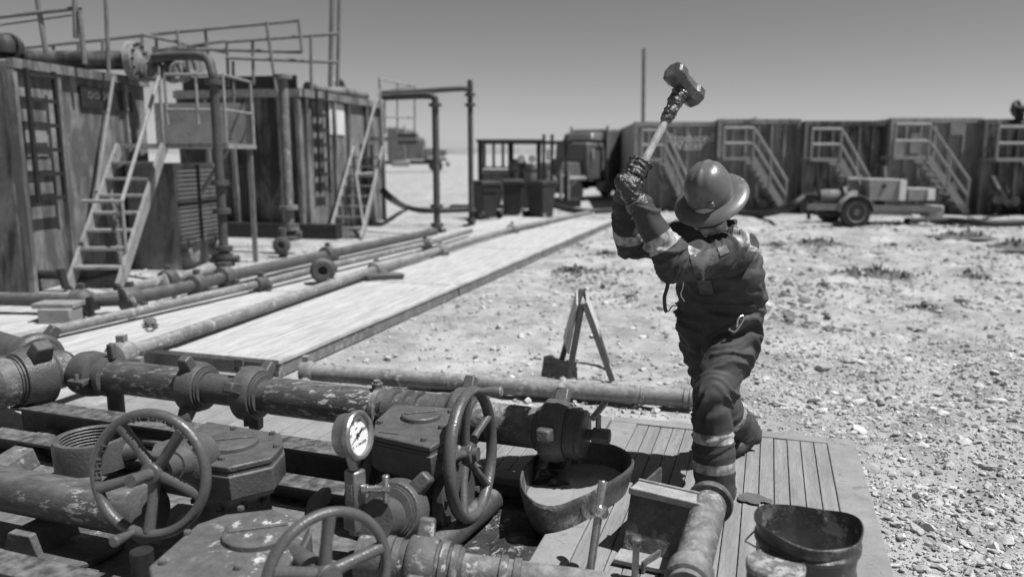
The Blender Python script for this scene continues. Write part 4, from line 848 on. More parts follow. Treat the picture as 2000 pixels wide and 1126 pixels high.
# -------- pipe runs on the mats
def run(name, label, pts, r, mat, fl, z=None, lugs=True):
    P_ = [V(p) for p in pts]; t = thing(name, label, 'pipe', tuple(P_[0]))
    for i in range(len(P_) - 1): part('pipe_section', MB().cyl(P_[i], P_[i + 1], r, n=18), mat if isinstance(mat, str) else mat[i % len(mat)], t)
    for i in range(1, len(P_) - 1): part('union', MB().lathe(P_[i], P_[i + 1] - P_[i - 1], [(r, -0.11), (r * 1.7, -0.09), (r * 1.9, 0), (r * 1.5, 0.08), (r, 0.11)], 18).box(P_[i] + V((0, 0, r * 1.9)), (0.06, 0.07, 0.09)).box(P_[i] + V((r * 1.7, 0, -r * 0.9)), (0.09, 0.07, 0.06)), fl, t)
    return t
run('line_pipe', 'long pipe lying along the edge of the pale walkway', [G(110, 732, 0.24), G(240, 692, 0.24), G(735, 526, 0.24), G(860, 488, 0.24), G(1000, 447, 0.24), G(1150, 415, 0.2)], 0.058, 'linepipe', 'linepipe')
run('line_pipe', 'thinner pipe running parallel, left of the walkway pipe', [G(-40, 678, 0.20), G(510, 553, 0.22), G(640, 520, 0.24), G(830, 476, 0.24), G(920, 450, 0.24)], 0.048, 'linepipe', 'darkpipe')
run('line_pipe', 'dark jointed pipe below the stairs at the left', [G(-40, 582, 0.26), G(160, 587, 0.26), G(255, 583, 0.26), G(385, 556, 0.26), G(440, 540, 0.26), G(640, 497, 0.26), G(850, 452, 0.26)], 0.072, 'darkpipe', 'darkpipe')
run('line_pipe', 'pale short pipe slanting behind the dark jointed pipe', [G(250, 565, 0.2), G(330, 545, 0.2), G(440, 522, 0.2)], 0.07, 'linepipe', 'darkpipe')
q = G(630, 528, 0.3); t = thing('line_valve', 'round plug valve in the pipe run on the pale mats', 'valve', tuple(q))
part('body', MB().lathe(q, (0.25, -0.95, 0.1), [(0.05, -0.15), (0.16, -0.12), (0.16, 0.05), (0.12, 0.1), (0.06, 0.1), (0.05, 0.02)], 22), 'darkpipe', t)
part('wedge', MB().box(q + V((0.22, -0.1, -0.12)), (0.3, 0.16, 0.07)), 'darkpipe', t, 0.01)
q = G(745, 540, 0.2); solo('wedge_block', MB().box(q, (0.45, 0.16, 0.10), E1 * 0.4 + V((0.9, 0, 0)), E2), 'darkpipe', tuple(q), 'dark round-ended block under the walkway pipe', 'block', bevel=0.03)
q = G(120, 628, 0.1); t = thing('pipe_block', 'wooden block propping the dark pipe at the left edge', 'block', tuple(q))
part('lower_block', MB().box(q + V((0, 0, 0.07)), (0.32, 0.26, 0.16)), 'matframe', t, 0.01)
part('upper_plank', MB().box(q + V((-0.04, 0.05, 0.17)), (0.42, 0.24, 0.05)), 'matframe', t, 0.006)
part('post', MB().box(q + V((0.24, 0.12, 0.1)), (0.05, 0.06, 0.26)), 'dark', t)
# chains
def chain(label, pts, r=0.012, L=0.05):
    P_ = bez(pts, 8); m = MB(); acc = 0; k = 0
    for i in range(len(P_) - 1):
        d = P_[i + 1] - P_[i]; s_ = 0
        n_ = max(1, int(d.length / (L * 0.75)))
        for j in range(n_):
            p = P_[i] + d * (j / n_); x_, y_, z_ = fr(d); ax = x_ if k % 2 else y_; k += 1
            m.torus(p, ax, L * 0.42, r * 0.5, 10, 5)
    solo('chain', m, 'linepipe', tuple(P_[0]), label, 'chain')
chain('steel chain hanging from the stairs onto the pipe', [D(228, 400, 10.3), D(232, 480, 10.25), D(245, 545, 9.6), G(262, 590, 0.3), G(275, 600, 0.15)])
chain('steel chain draped over the dark pipe at the left', [G(320, 535, 0.3), G(330, 560, 0.3), G(340, 580, 0.14), G(300, 600, 0.13)])
chain('small heap of chain on the pale mat between two pipes', [G(285, 632, 0.15), G(300, 626, 0.18), G(288, 624, 0.2), G(305, 634, 0.15), G(296, 630, 0.21), G(280, 626, 0.15)], 0.014)

# -------- row of frac tanks on the right
def fractank(label, u0, u1, d, H, mat, stair=True, landing=None, sign=False, pipes=True):
    x0 = D(u0, 400, d).x; x1 = D(u1, 400, d).x; yv = d
    t = thing('frac_tank', label, 'tank', (x0, yv, 0), 'row of storage tanks on the right')
    ang = math.atan2((x0 + x1) / 2, yv) * 0.9
    dirv = V((math.sin(ang * 0.35), math.cos(ang * 0.35), 0))
    part('wall', MB().prism([(x0, yv, 0), (x1, yv, 0), V((x1, yv, 0)) + dirv * 7, V((x0, yv, 0)) + dirv * 7], (0, 0, H)), mat, t, 0.03)
    part('gap_shade', MB().box((x1 + 0.06, yv + 0.25, H / 2 - 0.1), (0.10, 0.04, H - 0.3)), 'dark', t)  # dark sheet added in the gap, standing for the deep shade there
    part('top_rim', MB().box(((x0 + x1) / 2, yv - 0.03, H - 0.06), (x1 - x0 + 0.06, 0.14, 0.14)), mat, t)
    w = x1 - x0; n_ = 6
    for i in range(n_ + 1): part('rib', MB().box((x0 + 0.05 + (w - 0.1) * i / n_, yv - 0.05, H / 2 - 0.05), (0.07, 0.10, H - 0.25)), mat, t)
    for x in (x0 + 0.03, x1 - 0.03): part('corner_post', MB().box((x, yv - 0.11, H / 2), (0.10, 0.06, H - 0.02)), 'railpale' if mat != 'tankblack' else 'rail', t)
    if landing:
        a0, a1, b1, vl, vt, vb = landing; dd = d - 0.9
        L0 = D(a0, vl, dd); L1 = D(a1, vl, dd); ft = D(b1, vb, dd); zl = L0.z; L1.z = zl
        part('landing', MB().box((L0 + L1) / 2 + V((0, 0.4, 0)), (L1.x - L0.x, 0.85, 0.10)), 'railwhite', t)
        h = D(a0, vt, dd).z - zl
        rail(t, [L0, L1], h, 0.045, 'rail' if not stair else 'railwhite')
        foot = V((ft.x, dd, 0.05)); top = V((L1.x, dd, zl))
        stairs(t, foot + V((0, 0.35, 0)), top + V((0, 0.35, 0)), V((0, 1, 0)), 0.7, 9, 'railwhite', 'railwhite', 0.2)
        m = MB()
        for k in (1.0, 0.5): m.cyl(top + V((0, 0, h * k)), foot + V((0, 0, h * k)), 0.045, n=8)
        part('stair_rail', m, 'railwhite', t)
        for k in (0.5, 0.97): p_ = top + (foot - top) * k; part('post', MB().cyl(p_, p_ + V((0, 0, h)), 0.045, n=8), 'railwhite', t)
    if pipes:
        for i in range(4):
            px_ = x0 + 0.4 + i * 0.5; pz = random.uniform(0.25, 0.8)
            part('outlet', MB().cyl((px_, yv, pz), (px_, yv - 0.35, pz), 0.09, n=10).lathe((px_, yv - 0.35, pz), (0, -1, 0), [(0.15, 0), (0.15, 0.06)], 14).cyl((px_, yv - 0.2, pz), (px_ + random.uniform(-0.2, 0.2), yv - 0.2, pz + 0.45), 0.035, n=6), 'tankrust', t)
    return t
t = fractank('leftmost storage tank of the row with hand painted white words', 1236, 1388, 25.5, 2.74, 'tankgrey2', True, (1252, 1298, 1345, 312, 255, 392))
Hs = t.location
text('Produced', 0.38, D(1349, 270, 25.36), (1, 0, 0.02), (0, 0, 1), 'sheet', t, 'lettering', 0.004)
text('Water', 0.40, D(1342, 285, 25.36), (1, 0, 0.02), (0, 0, 1), 'sheet', t, 'lettering', 0.004)
fractank('streaked second storage tank right behind the worker\'s helmet', 1396, 1552, 25.0, 2.80, 'tankgrey', True, (1412, 1470, 1535, 310, 250, 400))
fractank('dark third storage tank behind the small trailer', 1562, 1722, 24.5, 2.73, 'tankblack', True, (1583, 1640, 1700, 312, 252, 405))
fractank('fourth storage tank with rectangular pale patches', 1726, 1898, 24.2, 2.80, 'tankgrey2', True, (1745, 1812, 1890, 308, 243, 400), True)
t = fractank('last storage tank of the row at the right edge', 1906, 2100, 23.8, 2.75, 'tankblack', True, (1945, 2030, 2100, 312, 248, 400))
part('top_valve', MB().lathe(D(1990, 240, 23.6), (0, 0, 1), [(0.2, 0), (0.12, 0.1), (0.12, 0.3), (0.25, 0.32), (0.25, 0.42), (0.1, 0.5)], 12).torus(D(1985, 212, 23.5), (0.5, -0.8, 0), 0.2, 0.05, 20, 6), 'dark', t)
for u, v, w, h in ((1755, 290, 0.35, 0.6), (1786, 280, 0.25, 0.6), (1870, 252, 0.4, 0.35)): 
    q = D(u, v, 24.05); solo('tank_placard', MB().box(q, (w, 0.03, h)), 'railwhite', tuple(q), {1755: 'pale rectangular board left on the fourth tank', 1786: 'narrow pale board in the middle of the fourth tank', 1870: 'small pale board at the top right of the fourth tank'}[u], 'board')
q = D(1448, 240, 25.5); solo('hatch_lid', MB().box(q, (0.9, 0.5, 0.05), (0.93, 0, 0.35), (0, 1, 0), (-0.35, 0, 0.93)), 'tankgrey', tuple(q), 'open hatch lid on top of the second storage tank', 'hatch')
q = D(1257, 300, 30); solo('mast', MB().cyl(V((q.x, 30, 0)), D(1258, 95, 30), 0.07, n=8), 'rail', (q.x, 30, 0), 'thin mast behind the leftmost storage tank', 'mast')

# -------- pump trailer
t = thing('pump_trailer', 'small pump trailer with box and wheel before the storage tanks', 'trailer', (8.4, 19.6, 0))
dT = 19.6
def Dt(u, v, o=0): return D(u, v, dT + o)
part('chassis', MB().bar(Dt(1575, 404), Dt(1835, 408), 0.12, 0.14).bar(Dt(1575, 404, 1.3), Dt(1835, 408, 1.3), 0.12, 0.14).bar(Dt(1690, 415), Dt(1780, 418), 0.1, 0.1), 'rail', t)
for o in (-0.12, 1.4):
    w = part('wheel', MB().lathe(V((Dt(1665, 420).x, dT + o - 0.12, 0.36)), (0, 1, 0), [(0.2, 0), (0.34, 0.0), (0.37, 0.05), (0.37, 0.18), (0.34, 0.22), (0.2, 0.22)], 28), 'rubber', t)
    part('rim', MB().lathe(V((Dt(1665, 420).x, dT + o - 0.13, 0.36)), (0, 1, 0), [(0.03, 0.02), (0.05, 0.0), (0.08, 0.04), (0.19, 0.03), (0.23, 0.0), (0.23, 0.04)], 28), 'railpale', w)
    m = MB(); c_ = V((Dt(1665, 420).x, dT + o, 0.36)); m.rings([[c_ + V((r_ * math.cos(an), y_, r_ * math.sin(an))) for r_, y_ in ((0.43, -0.14), (0.43, 0.14), (0.41, 0.14), (0.41, -0.14))] for an in [math.pi * (0.02 + 0.08 * i) for i in range(13)]])
    part('mudguard', m, 'railwhite', t)
part('engine_box', MB().prism([Dt(1698, 350), Dt(1770, 350), Dt(1770, 392), Dt(1698, 392)], (0, 1.2, 0)), 'railwhite', t, 0.02)
part('engine_box_end', MB().box(Dt(1763, 371, -0.02), (0.16, 0.05, 0.5)), 'sheet', t)
part('handle', MB().cyl(Dt(1727, 364, -0.04), Dt(1727, 364, 0), 0.05, n=10), 'dark', t)
part('small_box', MB().prism([Dt(1774, 368), Dt(1828, 368), Dt(1828, 392), Dt(1774, 392)], (0, 0.8, 0)), 'railwhite', t, 0.02)
part('small_box_end', MB().box(Dt(1819, 380, -0.02), (0.17, 0.04, 0.26)), 'sheet', t)
part('fuel_tank', MB().box(Dt(1820, 412, 0.3), (0.36, 0.5, 0.3)), 'railpale', t, 0.03)
part('pump', MB().lathe(Dt(1600, 385, 0.4), (1, 0, 0), [(0.16, 0), (0.2, 0.1), (0.2, 0.5), (0.3, 0.52), (0.3, 0.6), (0.18, 0.62), (0.18, 1.0)], 16).cyl(Dt(1640, 388, 0.4), Dt(1655, 345, 0.4), 0.05, n=8).cyl(Dt(1672, 345, 0.4), Dt(1690, 385, 0.4), 0.05, n=8).cyl(Dt(1653, 350, 0.3), Dt(1675, 350, 0.3), 0.05, n=8), 'tankrust', t)
part('exhaust', MB().cyl(Dt(1727, 350, 0.6), Dt(1727, 325, 0.6), 0.06, n=8), 'tankrust', t)
part('jack', MB().cyl(Dt(1578, 395), Dt(1580, 428), 0.05, n=8).box(Dt(1630, 418), (1.0, 0.06, 0.06)), 'dark', t)
# hoses
def hose(label, pts, r=0.08): solo('hose', MB().tube(bez(pts, 8), r, 10), 'rubber', tuple(pts[0]), label, 'hose')
hose('black hose curving from the trailer pump behind the worker', [D(1600, 385, 20.0), D(1572, 385, 20.2), D(1540, 405, 20.2), G(1480, 418, 0.08), G(1400, 412, 0.08), G(1320, 408, 0.08)], 0.10)
hose('black hose along the ground right of the trailer', [G(1770, 432, 0.07), G(1850, 430, 0.07), G(1930, 436, 0.07), G(2050, 434, 0.07)], 0.09)
hose('pale hose leaning against the last storage tank', [D(1938, 348, 22.5), D(1955, 380, 22.0), G(1985, 412, 0.07), G(2040, 420, 0.07)], 0.09)
hose('black hose sagging from the second tank to the standpipes', [D(748, 372, 20.0), D(765, 388, 20.0), G(795, 405, 0.08), G(835, 411, 0.08), G(930, 408, 0.08)], 0.09)
hose('long hose lying between the bins and the worker', [G(1080, 400, 0.07), G(1130, 412, 0.07), G(1200, 410, 0.07), G(1290, 398, 0.07), G(1340, 396, 0.07)], 0.09)

# -------- wheeled bins
def makebin(loc, rz, label):
    t = thing('wheeled_bin', label, 'bin', loc, 'dark wheeled bins', rz); w, dp, h = 0.60, 0.62, 0.98
    part('body', MB().rings([[(-w * .40, -dp * .40, 0.04), (w * .40, -dp * .40, 0.04), (w * .40, dp * .36, 0.04), (-w * .40, dp * .36, 0.04)], [(-w * .5, -dp * .5, h), (w * .5, -dp * .5, h), (w * .5, dp * .5, h), (-w * .5, dp * .5, h)]]), 'binplastic', t, 0.03, True)
    part('lid', MB().box((0, -0.02, h + 0.035), (w + 0.06, dp + 0.08, 0.06), tx=0.9, ty=0.9), 'binplastic', t, 0.02, True)
    part('rim', MB().box((0, 0, h - 0.03), (w + 0.05, dp + 0.05, 0.05)), 'binplastic', t, 0.01, True)
    part('handle', MB().cyl((-w * .4, dp * .62, h - 0.02), (w * .4, dp * .62, h - 0.02), 0.018, n=8), 'binplastic', t, 0, True)
    for s_ in (-1, 1):
        wh = part('wheel', MB().lathe((s_ * 0.30 - 0.03, dp * .40, 0.12), (1, 0, 0), [(0.05, 0), (0.12, 0.0), (0.12, 0.06), (0.05, 0.06)], 18), 'rubber', t, 0, True)
        part('wheel_hub', MB().lathe((s_ * 0.30 + (0.03 if s_ > 0 else -0.034), dp * .40, 0.12), (1, 0, 0), [(0.06, 0), (0.06, 0.006)], 14), 'railpale', wh, 0, True)
    return t
b0 = makebin(tuple(G(948, 427, 0)), R(217), 'leftmost wheeled bin beside the thin standpipe')
p = G(1000, 420, 0); copytree(b0, (p.x, p.y, 0), 'middle wheeled bin standing farther back', R(185))
p = G(1056, 427, 0); copytree(b0, (p.x, p.y, 0), 'rightmost wheeled bin turned with its wheels to the left', R(140))
# -------- canopy trailer behind the bins
t = thing('canopy_trailer', 'open framed service trailer with a roof behind the wheeled bins', 'trailer', (-0.2, 26, 0)); dC = 26.0
x0, x1 = D(936, 300, dC).x, D(1054, 300, dC).x; zt = D(936, 276, dC).z; zb = 0.55
for x in (x0, x0 + (x1 - x0) * 0.5, x1):
    for y in (dC, dC + 1.9): part('post', MB().box((x, y, (zt + zb) / 2), (0.09, 0.09, zt - zb)), 'dark', t)
part('roof', MB().box(((x0 + x1) / 2, dC + 0.95, zt + 0.02), (x1 - x0 + 0.2, 2.1, 0.09)), 'dark', t, 0.02)
part('deck', MB().box(((x0 + x1) / 2, dC + 0.95, zb - 0.08), (x1 - x0 + 0.3, 2.0, 0.16)), 'dark', t)
for i in range(4): part('slat', MB().box((x0 + 0.1 + 0.32 * i, dC + 1.92, 1.7), (0.09, 0.03, 0.85)), 'dark', t)
for i in range(2): part('headlamp', MB().lathe((x0 + 1.35 + 0.35 * i, dC + 0.1, 1.6), (0, -1, 0), [(0.05, 0), (0.13, 0.05), (0.13, 0.07), (0.02, 0.08)], 14), 'sheet', t)
part('mid_rail', MB().bar((x0, dC, 1.22), (x1, dC, 1.22), 0.06, 0.08).bar((x0, dC, 0.9), (x1, dC, 0.9), 0.06, 0.06).bar((x0, dC + 1.9, 2.12), (x1, dC + 1.9, 2.12), 0.05, 0.06).bar((x0, dC + 1.9, 1.3), (x1, dC + 1.9, 1.3), 0.05, 0.06), 'dark', t)
part('gas_bottle', MB().lathe((x0 + 1.2, dC + 0.3, 0.6), (0, 0, 1), [(0.11, 0), (0.11, 0.75), (0.04, 0.9), (0.04, 0.98)], 12), 'railpale', t)
part('gas_bottle', MB().lathe((x0 + 1.48, dC + 0.3, 0.6), (0, 0, 1), [(0.11, 0), (0.11, 0.7), (0.04, 0.85), (0.04, 0.93)], 12), 'tankrust', t)
part('machinery', MB().box((x0 + 0.55, dC + 0.7, 0.85), (0.9, 0.9, 0.6)).lathe((x0 + 1.25, dC + 0.7, 0.6), (0, 0, 1), [(0.28, 0), (0.28, 0.9), (0.12, 1.0)], 14).box((x0 + 1.65, dC + 0.5, 1.0), (0.4, 0.7, 0.9)), 'tankgrey', t, 0.03)
for x in (x0 + 0.4, x1 - 0.4): part('wheel', MB().lathe((x, dC - 0.1, 0.34), (0, 1, 0), [(0.1, 0), (0.33, 0), (0.33, 0.2), (0.1, 0.2)], 20), 'rubber', t)
# -------- open machine beside the truck
t = thing('pump_unit', 'cluttered open pump unit between the canopy trailer and the truck', 'machine', (1.7, 27, 0)); dU = 27.0
for u in (1062, 1078, 1105): part('post', MB().box((D(u, 300, dU).x, dU, 1.25), (0.10, 0.10, 2.3)), 'dark', t)
part('roof', MB().box((D(1085, 277, dU).x, dU + 0.6, D(1085, 278, dU).z), (1.1, 1.4, 0.10)), 'dark', t)
part('engine', MB().box((D(1085, 350, dU).x, dU + 0.5, 0.75), (0.9, 0.8, 0.6)).lathe((D(1075, 340, dU).x, dU + 0.2, 0.8), (0, -1, 0), [(0.1, 0), (0.26, 0.02), (0.26, 0.2), (0.1, 0.22)], 16).box((D(1092, 320, dU).x, dU + 0.5, 1.35), (0.35, 0.4, 0.5)), 'tankrust', t, 0.03)
part('skid', MB().box((D(1090, 400, dU).x, dU + 0.4, 0.12), (1.5, 1.2, 0.24)), 'dark', t)
for u in (1070, 1095, 1110): part('pipe', MB().cyl((D(u, 380, dU).x, dU - 0.1, 0.2), (D(u, 330, dU).x, dU - 0.1, 1.2), 0.05, n=8), 'railpale', t)
# -------- trucks
def truck(label, loc, rz, s_=1.0, tankbody=True, pale=False):
    """nose points to local -y"""
    t = thing('truck', label, 'truck', loc, None, rz); m = 'truck'
    def B(n, c, d, mat=m, bv=0.04, **k): return part(n, MB().box(tuple(x * s_ for x in c), tuple(x * s_ for x in d), **k), mat, t, bv * s_, True)
    B('chassis', (0, 3.2, 0.75), (0.9, 8.4, 0.28), 'dark')
    B('bonnet', (0, -0.55, 1.35), (1.5, 1.7, 0.95), m, 0.08, tx=0.85, ty=0.92)
    B('grille', (0, -1.42, 1.3), (1.1, 0.06, 0.85), 'railpale')
    B('bumper', (0, -1.55, 0.62), (2.3, 0.18, 0.36), 'railpale')
    B('cab', (0, 1.05, 1.85), (2.1, 1.6, 1.75), m, 0.10, tx=0.9, ty=0.86)
    B('windscreen', (0, 0.30, 2.2), (1.7, 0.04, 0.65), 'glass', 0.01)
    B('sleeper', (0, 2.45, 2.15), (2.3, 1.25, 2.45), m, 0.12)
    B('roof_fairing', (0, 1.5, 3.0), (1.9, 1.6, 0.45), m, 0.12, tx=0.8, ty=0.7)
    for s2 in (-1, 1):
        B('door', (s2 * 1.045, 1.05, 1.7), (0.03, 1.1, 1.3), m, 0.02)
        B('side_window', (s2 * 1.0, 1.05, 2.25), (0.06, 0.8, 0.5), 'glass', 0.01)
        B('headlight', (s2 * 0.82, -1.35, 1.15), (0.32, 0.2, 0.26), 'sheet', 0.04)
        B('fender', (s2 * 0.88, -0.6, 1.08), (0.5, 1.45, 0.22), 'railpale', 0.08)
        B('mirror', (s2 * 1.32, 0.25, 2.15), (0.12, 0.14, 0.55), 'railpale', 0.03)
        B('fuel_tank', (s2 * 0.9, 2.1, 0.7), (0.5, 1.4, 0.5), 'railpale', 0.12)
        part('exhaust_stack', MB().cyl((s2 * 1.08 * s_, 1.75 * s_, 0.9 * s_), (s2 * 1.08 * s_, 1.75 * s_, 3.5 * s_), 0.07 * s_, n=10), 'railpale', t, 0, True)
        for y in (-0.6, 4.6, 5.9):
            w = part('wheel', MB().lathe((s2 * 0.98 * s_ - 0.14 * s_, y * s_, 0.5 * s_), (1, 0, 0), [(0.28 * s_, 0), (0.46 * s_, 0), (0.5 * s_, 0.05 * s_), (0.5 * s_, 0.23 * s_), (0.46 * s_, 0.28 * s_), (0.28 * s_, 0.28 * s_)], 22), 'rubber', t, 0, True)
            part('rim', MB().lathe((s2 * 0.98 * s_ - 0.10 * s_, y * s_, 0.5 * s_), (1, 0, 0), [(0.08 * s_, 0), (0.28 * s_, 0.0), (0.28 * s_, 0.2 * s_), (0.1 * s_, 0.2 * s_)], 18), 'railpale', w, 0, True)
    if tankbody:
        part('tank_body', MB().lathe((0, 3.4 * s_, 2.05 * s_), (0, 1, 0), [(0.6 * s_, 0), (1.0 * s_, 0.15 * s_), (1.05 * s_, 0.3 * s_), (1.05 * s_, 8 * s_), (0.6 * s_, 8.3 * s_)], 24), 'sheet' if pale else 'tankgrey2', t, 0, True)
        part('ladder', MB().bar((-1.1 * s_, 4 * s_, 0.9 * s_), (-1.1 * s_, 4 * s_, 3.2 * s_), 0.06, 0.06, (0, 1, 0)).bar((-1.1 * s_, 4.4 * s_, 0.9 * s_), (-1.1 * s_, 4.4 * s_, 3.2 * s_), 0.06, 0.06, (0, 1, 0)), 'dark', t, 0, True)
    return t
p = G(1128, 392, 0); truck('big conventional truck facing the camera behind the bins', (p.x - 0.45, p.y - 0.2, 0), R(-42), 0.80)
p = G(880, 336, 0); truck('distant truck seen from the side between the standpipes', (p.x - 2.2, p.y, 0), R(98), 1.25, True, True)
# dry scrub and dark clods on the open ground
MT['scrub'] = M('dry_scrub', 0.08, 0.95, var=0.5, scale=20, bump=0)
MT['clod'] = M('dark_soil', 0.12, 0.95, var=0.5, scale=9, bump=1.0, bscale=20)
def scrub(u, v, w, h, lab):
    c_ = G(u, v, 0); c_.z = float(gheight(c_.x, c_.y)); rn = random.Random(int(u * 7 + v)); t = thing('scrub_clump', lab, 'scrub', tuple(c_), 'dark scrub clumps on the open ground')
    n = 22; gv = []
    def hh(x, y): 
        r_ = math.hypot(x, y) / w; return max(0.0, 1 - r_ * r_) * h * (0.35 + 0.9 * noise.noise(V((x * 4 + u, y * 4, 0))) + 0.6 * noise.noise(V((x * 11 + u, y * 11, 3)))) - 0.03
    for j in range(n):
        for i in range(n):
            x = w * (2 * i / (n - 1) - 1); y = w * (2 * j / (n - 1) - 1); gv.append(c_ + V((x, y * 0.8, hh(x, y))))
    part('soil', MB().add(gv, [(j * n + i, j * n + i + 1, (j + 1) * n + i + 1, (j + 1) * n + i) for j in range(n - 1) for i in range(n - 1)]), 'clod', t, smooth=25)
    m = MB()
    for i in range(90):
        an = rn.uniform(0, 6.28); r_ = w * 0.8 * rn.random() ** 0.7; x, y = r_ * math.cos(an), r_ * math.sin(an); p = c_ + V((x, y * 0.8, hh(x, y) - 0.01)); k = 1 - 0.6 * r_ / w
        d = V((rn.uniform(-0.7, 0.7), rn.uniform(-0.7, 0.7), 1)).normalized() * h * k * rn.uniform(0.3, 1.0); sd2 = V((rn.uniform(-1, 1), rn.uniform(-1, 1), 0.2)).normalized() * h * rn.uniform(0.04, 0.12)
        m.add([p - sd2, p + sd2, p + d * 0.6 + sd2 * 1.6, p + d, p + d * 0.55 - sd2 * 1.5], [(0, 1, 2, 3, 4)])
    part('twigs', m, 'scrub', t, smooth=0)['kind'] = 'stuff'
for a in ((1700, 540, 0.60, 0.17, 'largest dark scrub clump level with the worker\'s belt, right of him'), (1775, 548, 0.5, 0.14, 'wide dark scrub clump directly right of the largest one'), (1905, 545, 0.5, 0.13, 'dark scrub clump nearest the right edge at belt height'),
          (1600, 478, 0.6, 0.15, 'dark scrub clump in front of the pump trailer wheel'), (1515, 480, 0.45, 0.12, 'small dark scrub clump just right of the worker\'s shoulder'), (1800, 598, 0.3, 0.1, 'small low scrub clump below the two wide ones'),
          (1880, 468, 0.6, 0.15, 'dark scrub clump below the fourth storage tank'), (1985, 488, 0.6, 0.16, 'scrub clump cut by the right edge'),
          (1120, 528, 0.5, 0.14, 'scrub clump between the pale walkway and the worker\'s elbow'), (1185, 500, 0.35, 0.1, 'small scrub clump just left of the raised elbow')): scrub(*a)
# ---------------------------------------------------------------- the worker
from mathutils.bvhtree import BVHTree
def remesh(mb, vox, smooth=3, fold=None, deci=None):
    """weld overlapping closed shapes into one continuous skin, relax it, then press folds into it"""
    o = bpy.data.objects.new('tmp', mb.mesh('tmp', smooth=0)); C.objects.link(o)
    m = o.modifiers.new('r', 'REMESH'); m.mode = 'VOXEL'; m.voxel_size = vox; m.use_smooth_shade = True
    s_ = o.modifiers.new('s', 'SMOOTH'); s_.factor = 0.5; s_.iterations = smooth
    dg_ = bpy.context.evaluated_depsgraph_get(); me = bpy.data.meshes.new_from_object(o.evaluated_get(dg_))
    bpy.data.objects.remove(o)
    if fold:
        co = [q.co.copy() for q in me.vertices]; no = [q.normal.copy() for q in me.vertices]; at = []
        for i, q in enumerate(me.vertices):
            d, s2 = fold(co[i], no[i]); q.co = co[i] + no[i] * d; at.append(s2)
        a = me.attributes.new('stripe', 'FLOAT', 'POINT'); a.data.foreach_set('value', at)
    me.polygons.foreach_set('use_smooth', [True] * len(me.polygons)); me.update(); return me
def cloth(name, base, rough=0.75, band=0.42):
    m = M(name, base, rough, var=0.28, scale=5, bump=0.12, bscale=260, spec=0.25)
    n = m.node_tree.nodes; l = m.node_tree.links; b = n['Principled BSDF']
    src = b.inputs['Base Color'].links[0].from_socket
    a = n.new('ShaderNodeAttribute'); a.attribute_name = 'stripe'
    r = n.new('ShaderNodeMapRange'); r.inputs[1].default_value = 0.002; r.inputs[2].default_value = -0.002; l.new(a.outputs['Fac'], r.inputs[0])
    tx = n.new('ShaderNodeTexNoise'); tx.inputs['Scale'].default_value = 28; tx.inputs['Detail'].default_value = 6
    rr = n.new('ShaderNodeMapRange'); rr.inputs[1].default_value = 0.35; rr.inputs[2].default_value = 0.65; rr.inputs[3].default_value = band * 0.35; rr.inputs[4].default_value = band * 1.2; l.new(tx.outputs[0], rr.inputs[0])
    x = n.new('ShaderNodeMix'); x.data_type = 'FLOAT'; l.new(r.outputs[0], x.inputs[0]); l.new(src, x.inputs[2]); l.new(rr.outputs[0], x.inputs[3])
    l.new(x.outputs[0], b.inputs['Base Color']); return m
MT['coverall'] = cloth('coverall_cloth', 0.056)
MT['skin'] = M('weathered_skin', 0.36, 0.55, var=0.2, scale=20, bump=0.15, bscale=150)
MT['helmet'] = M('hard_hat_shell', 0.115, 0.34, var=0.12, scale=5, bump=0.03, bscale=120, chips=0.03, chip=0.32, chipscale=45, spec=0.55)
MT['glove'] = M('oily_glove', 0.035, 0.3, var=0.5, scale=30, bump=0.5, bscale=90, spec=0.6)
MT['boot'] = M('boot_leather', 0.06, 0.5, var=0.4, scale=14, bump=0.3, topdust=0.5, dust=0.2)
MT['handlewood'] = M('hammer_wood', 0.33, 0.6, var=0.35, scale=10, stretch=(4, 4, 0.7), bump=0.2)
MT['tape'] = M('wet_tape', 0.05, 0.22, var=0.5, scale=40, bump=0.8, bscale=60, spec=0.7)
MT['hammer'] = M('hammer_steel', 0.11, 0.45, metal=0.3, var=0.5, scale=18, bump=0.35, chips=0.04, chip=0.3, chipscale=30)
MT['flap'] = M('pocket_cloth', 0.095, 0.75, var=0.25, scale=30, bump=0.3, bscale=200)

LW = V((0.80, -0.60, 0)); FW = V((-0.60, -0.80, 0)); UP = V((0, 0, 1))
per = thing('person', 'worker in coverall and hard hat swinging a sledgehammer on the mat', 'person', tuple(G(1425, 925, 0.12)))
J = dict(pel=D(1408, 645, 3.95), chest=D(1402, 505, 3.86), neck=D(1396, 456, 3.80), head=D(1390, 415, 3.76),
         lsh=D(1446, 488, 3.74), lel=D(1324, 522, 3.58), lwr=D(1251, 406, 3.60), rsh=D(1338, 455, 4.0), rel=D(1233, 478, 3.98), rwr=D(1220, 396, 3.80),
         lhip=D(1437, 655, 3.87), lkn=D(1391, 780, 3.62), lan=D(1397, 968, 3.60), rhip=D(1372, 655, 4.05), rkn=D(1396, 775, 4.05), ran=D(1458, 852, 4.34))
SEGS = [('lua', 'lsh', 'lel', 0.086, 0.080), ('lfa', 'lel', 'lwr', 0.080, 0.060), ('rua', 'rsh', 'rel', 0.082, 0.072), ('rfa', 'rel', 'rwr', 0.074, 0.055),
        ('lth', 'lhip', 'lkn', 0.122, 0.097), ('lsn', 'lkn', 'lan', 0.096, 0.092), ('rth', 'rhip', 'rkn', 0.118, 0.096), ('rsn', 'rkn', 'ran', 0.094, 0.084)]
mb = MB()
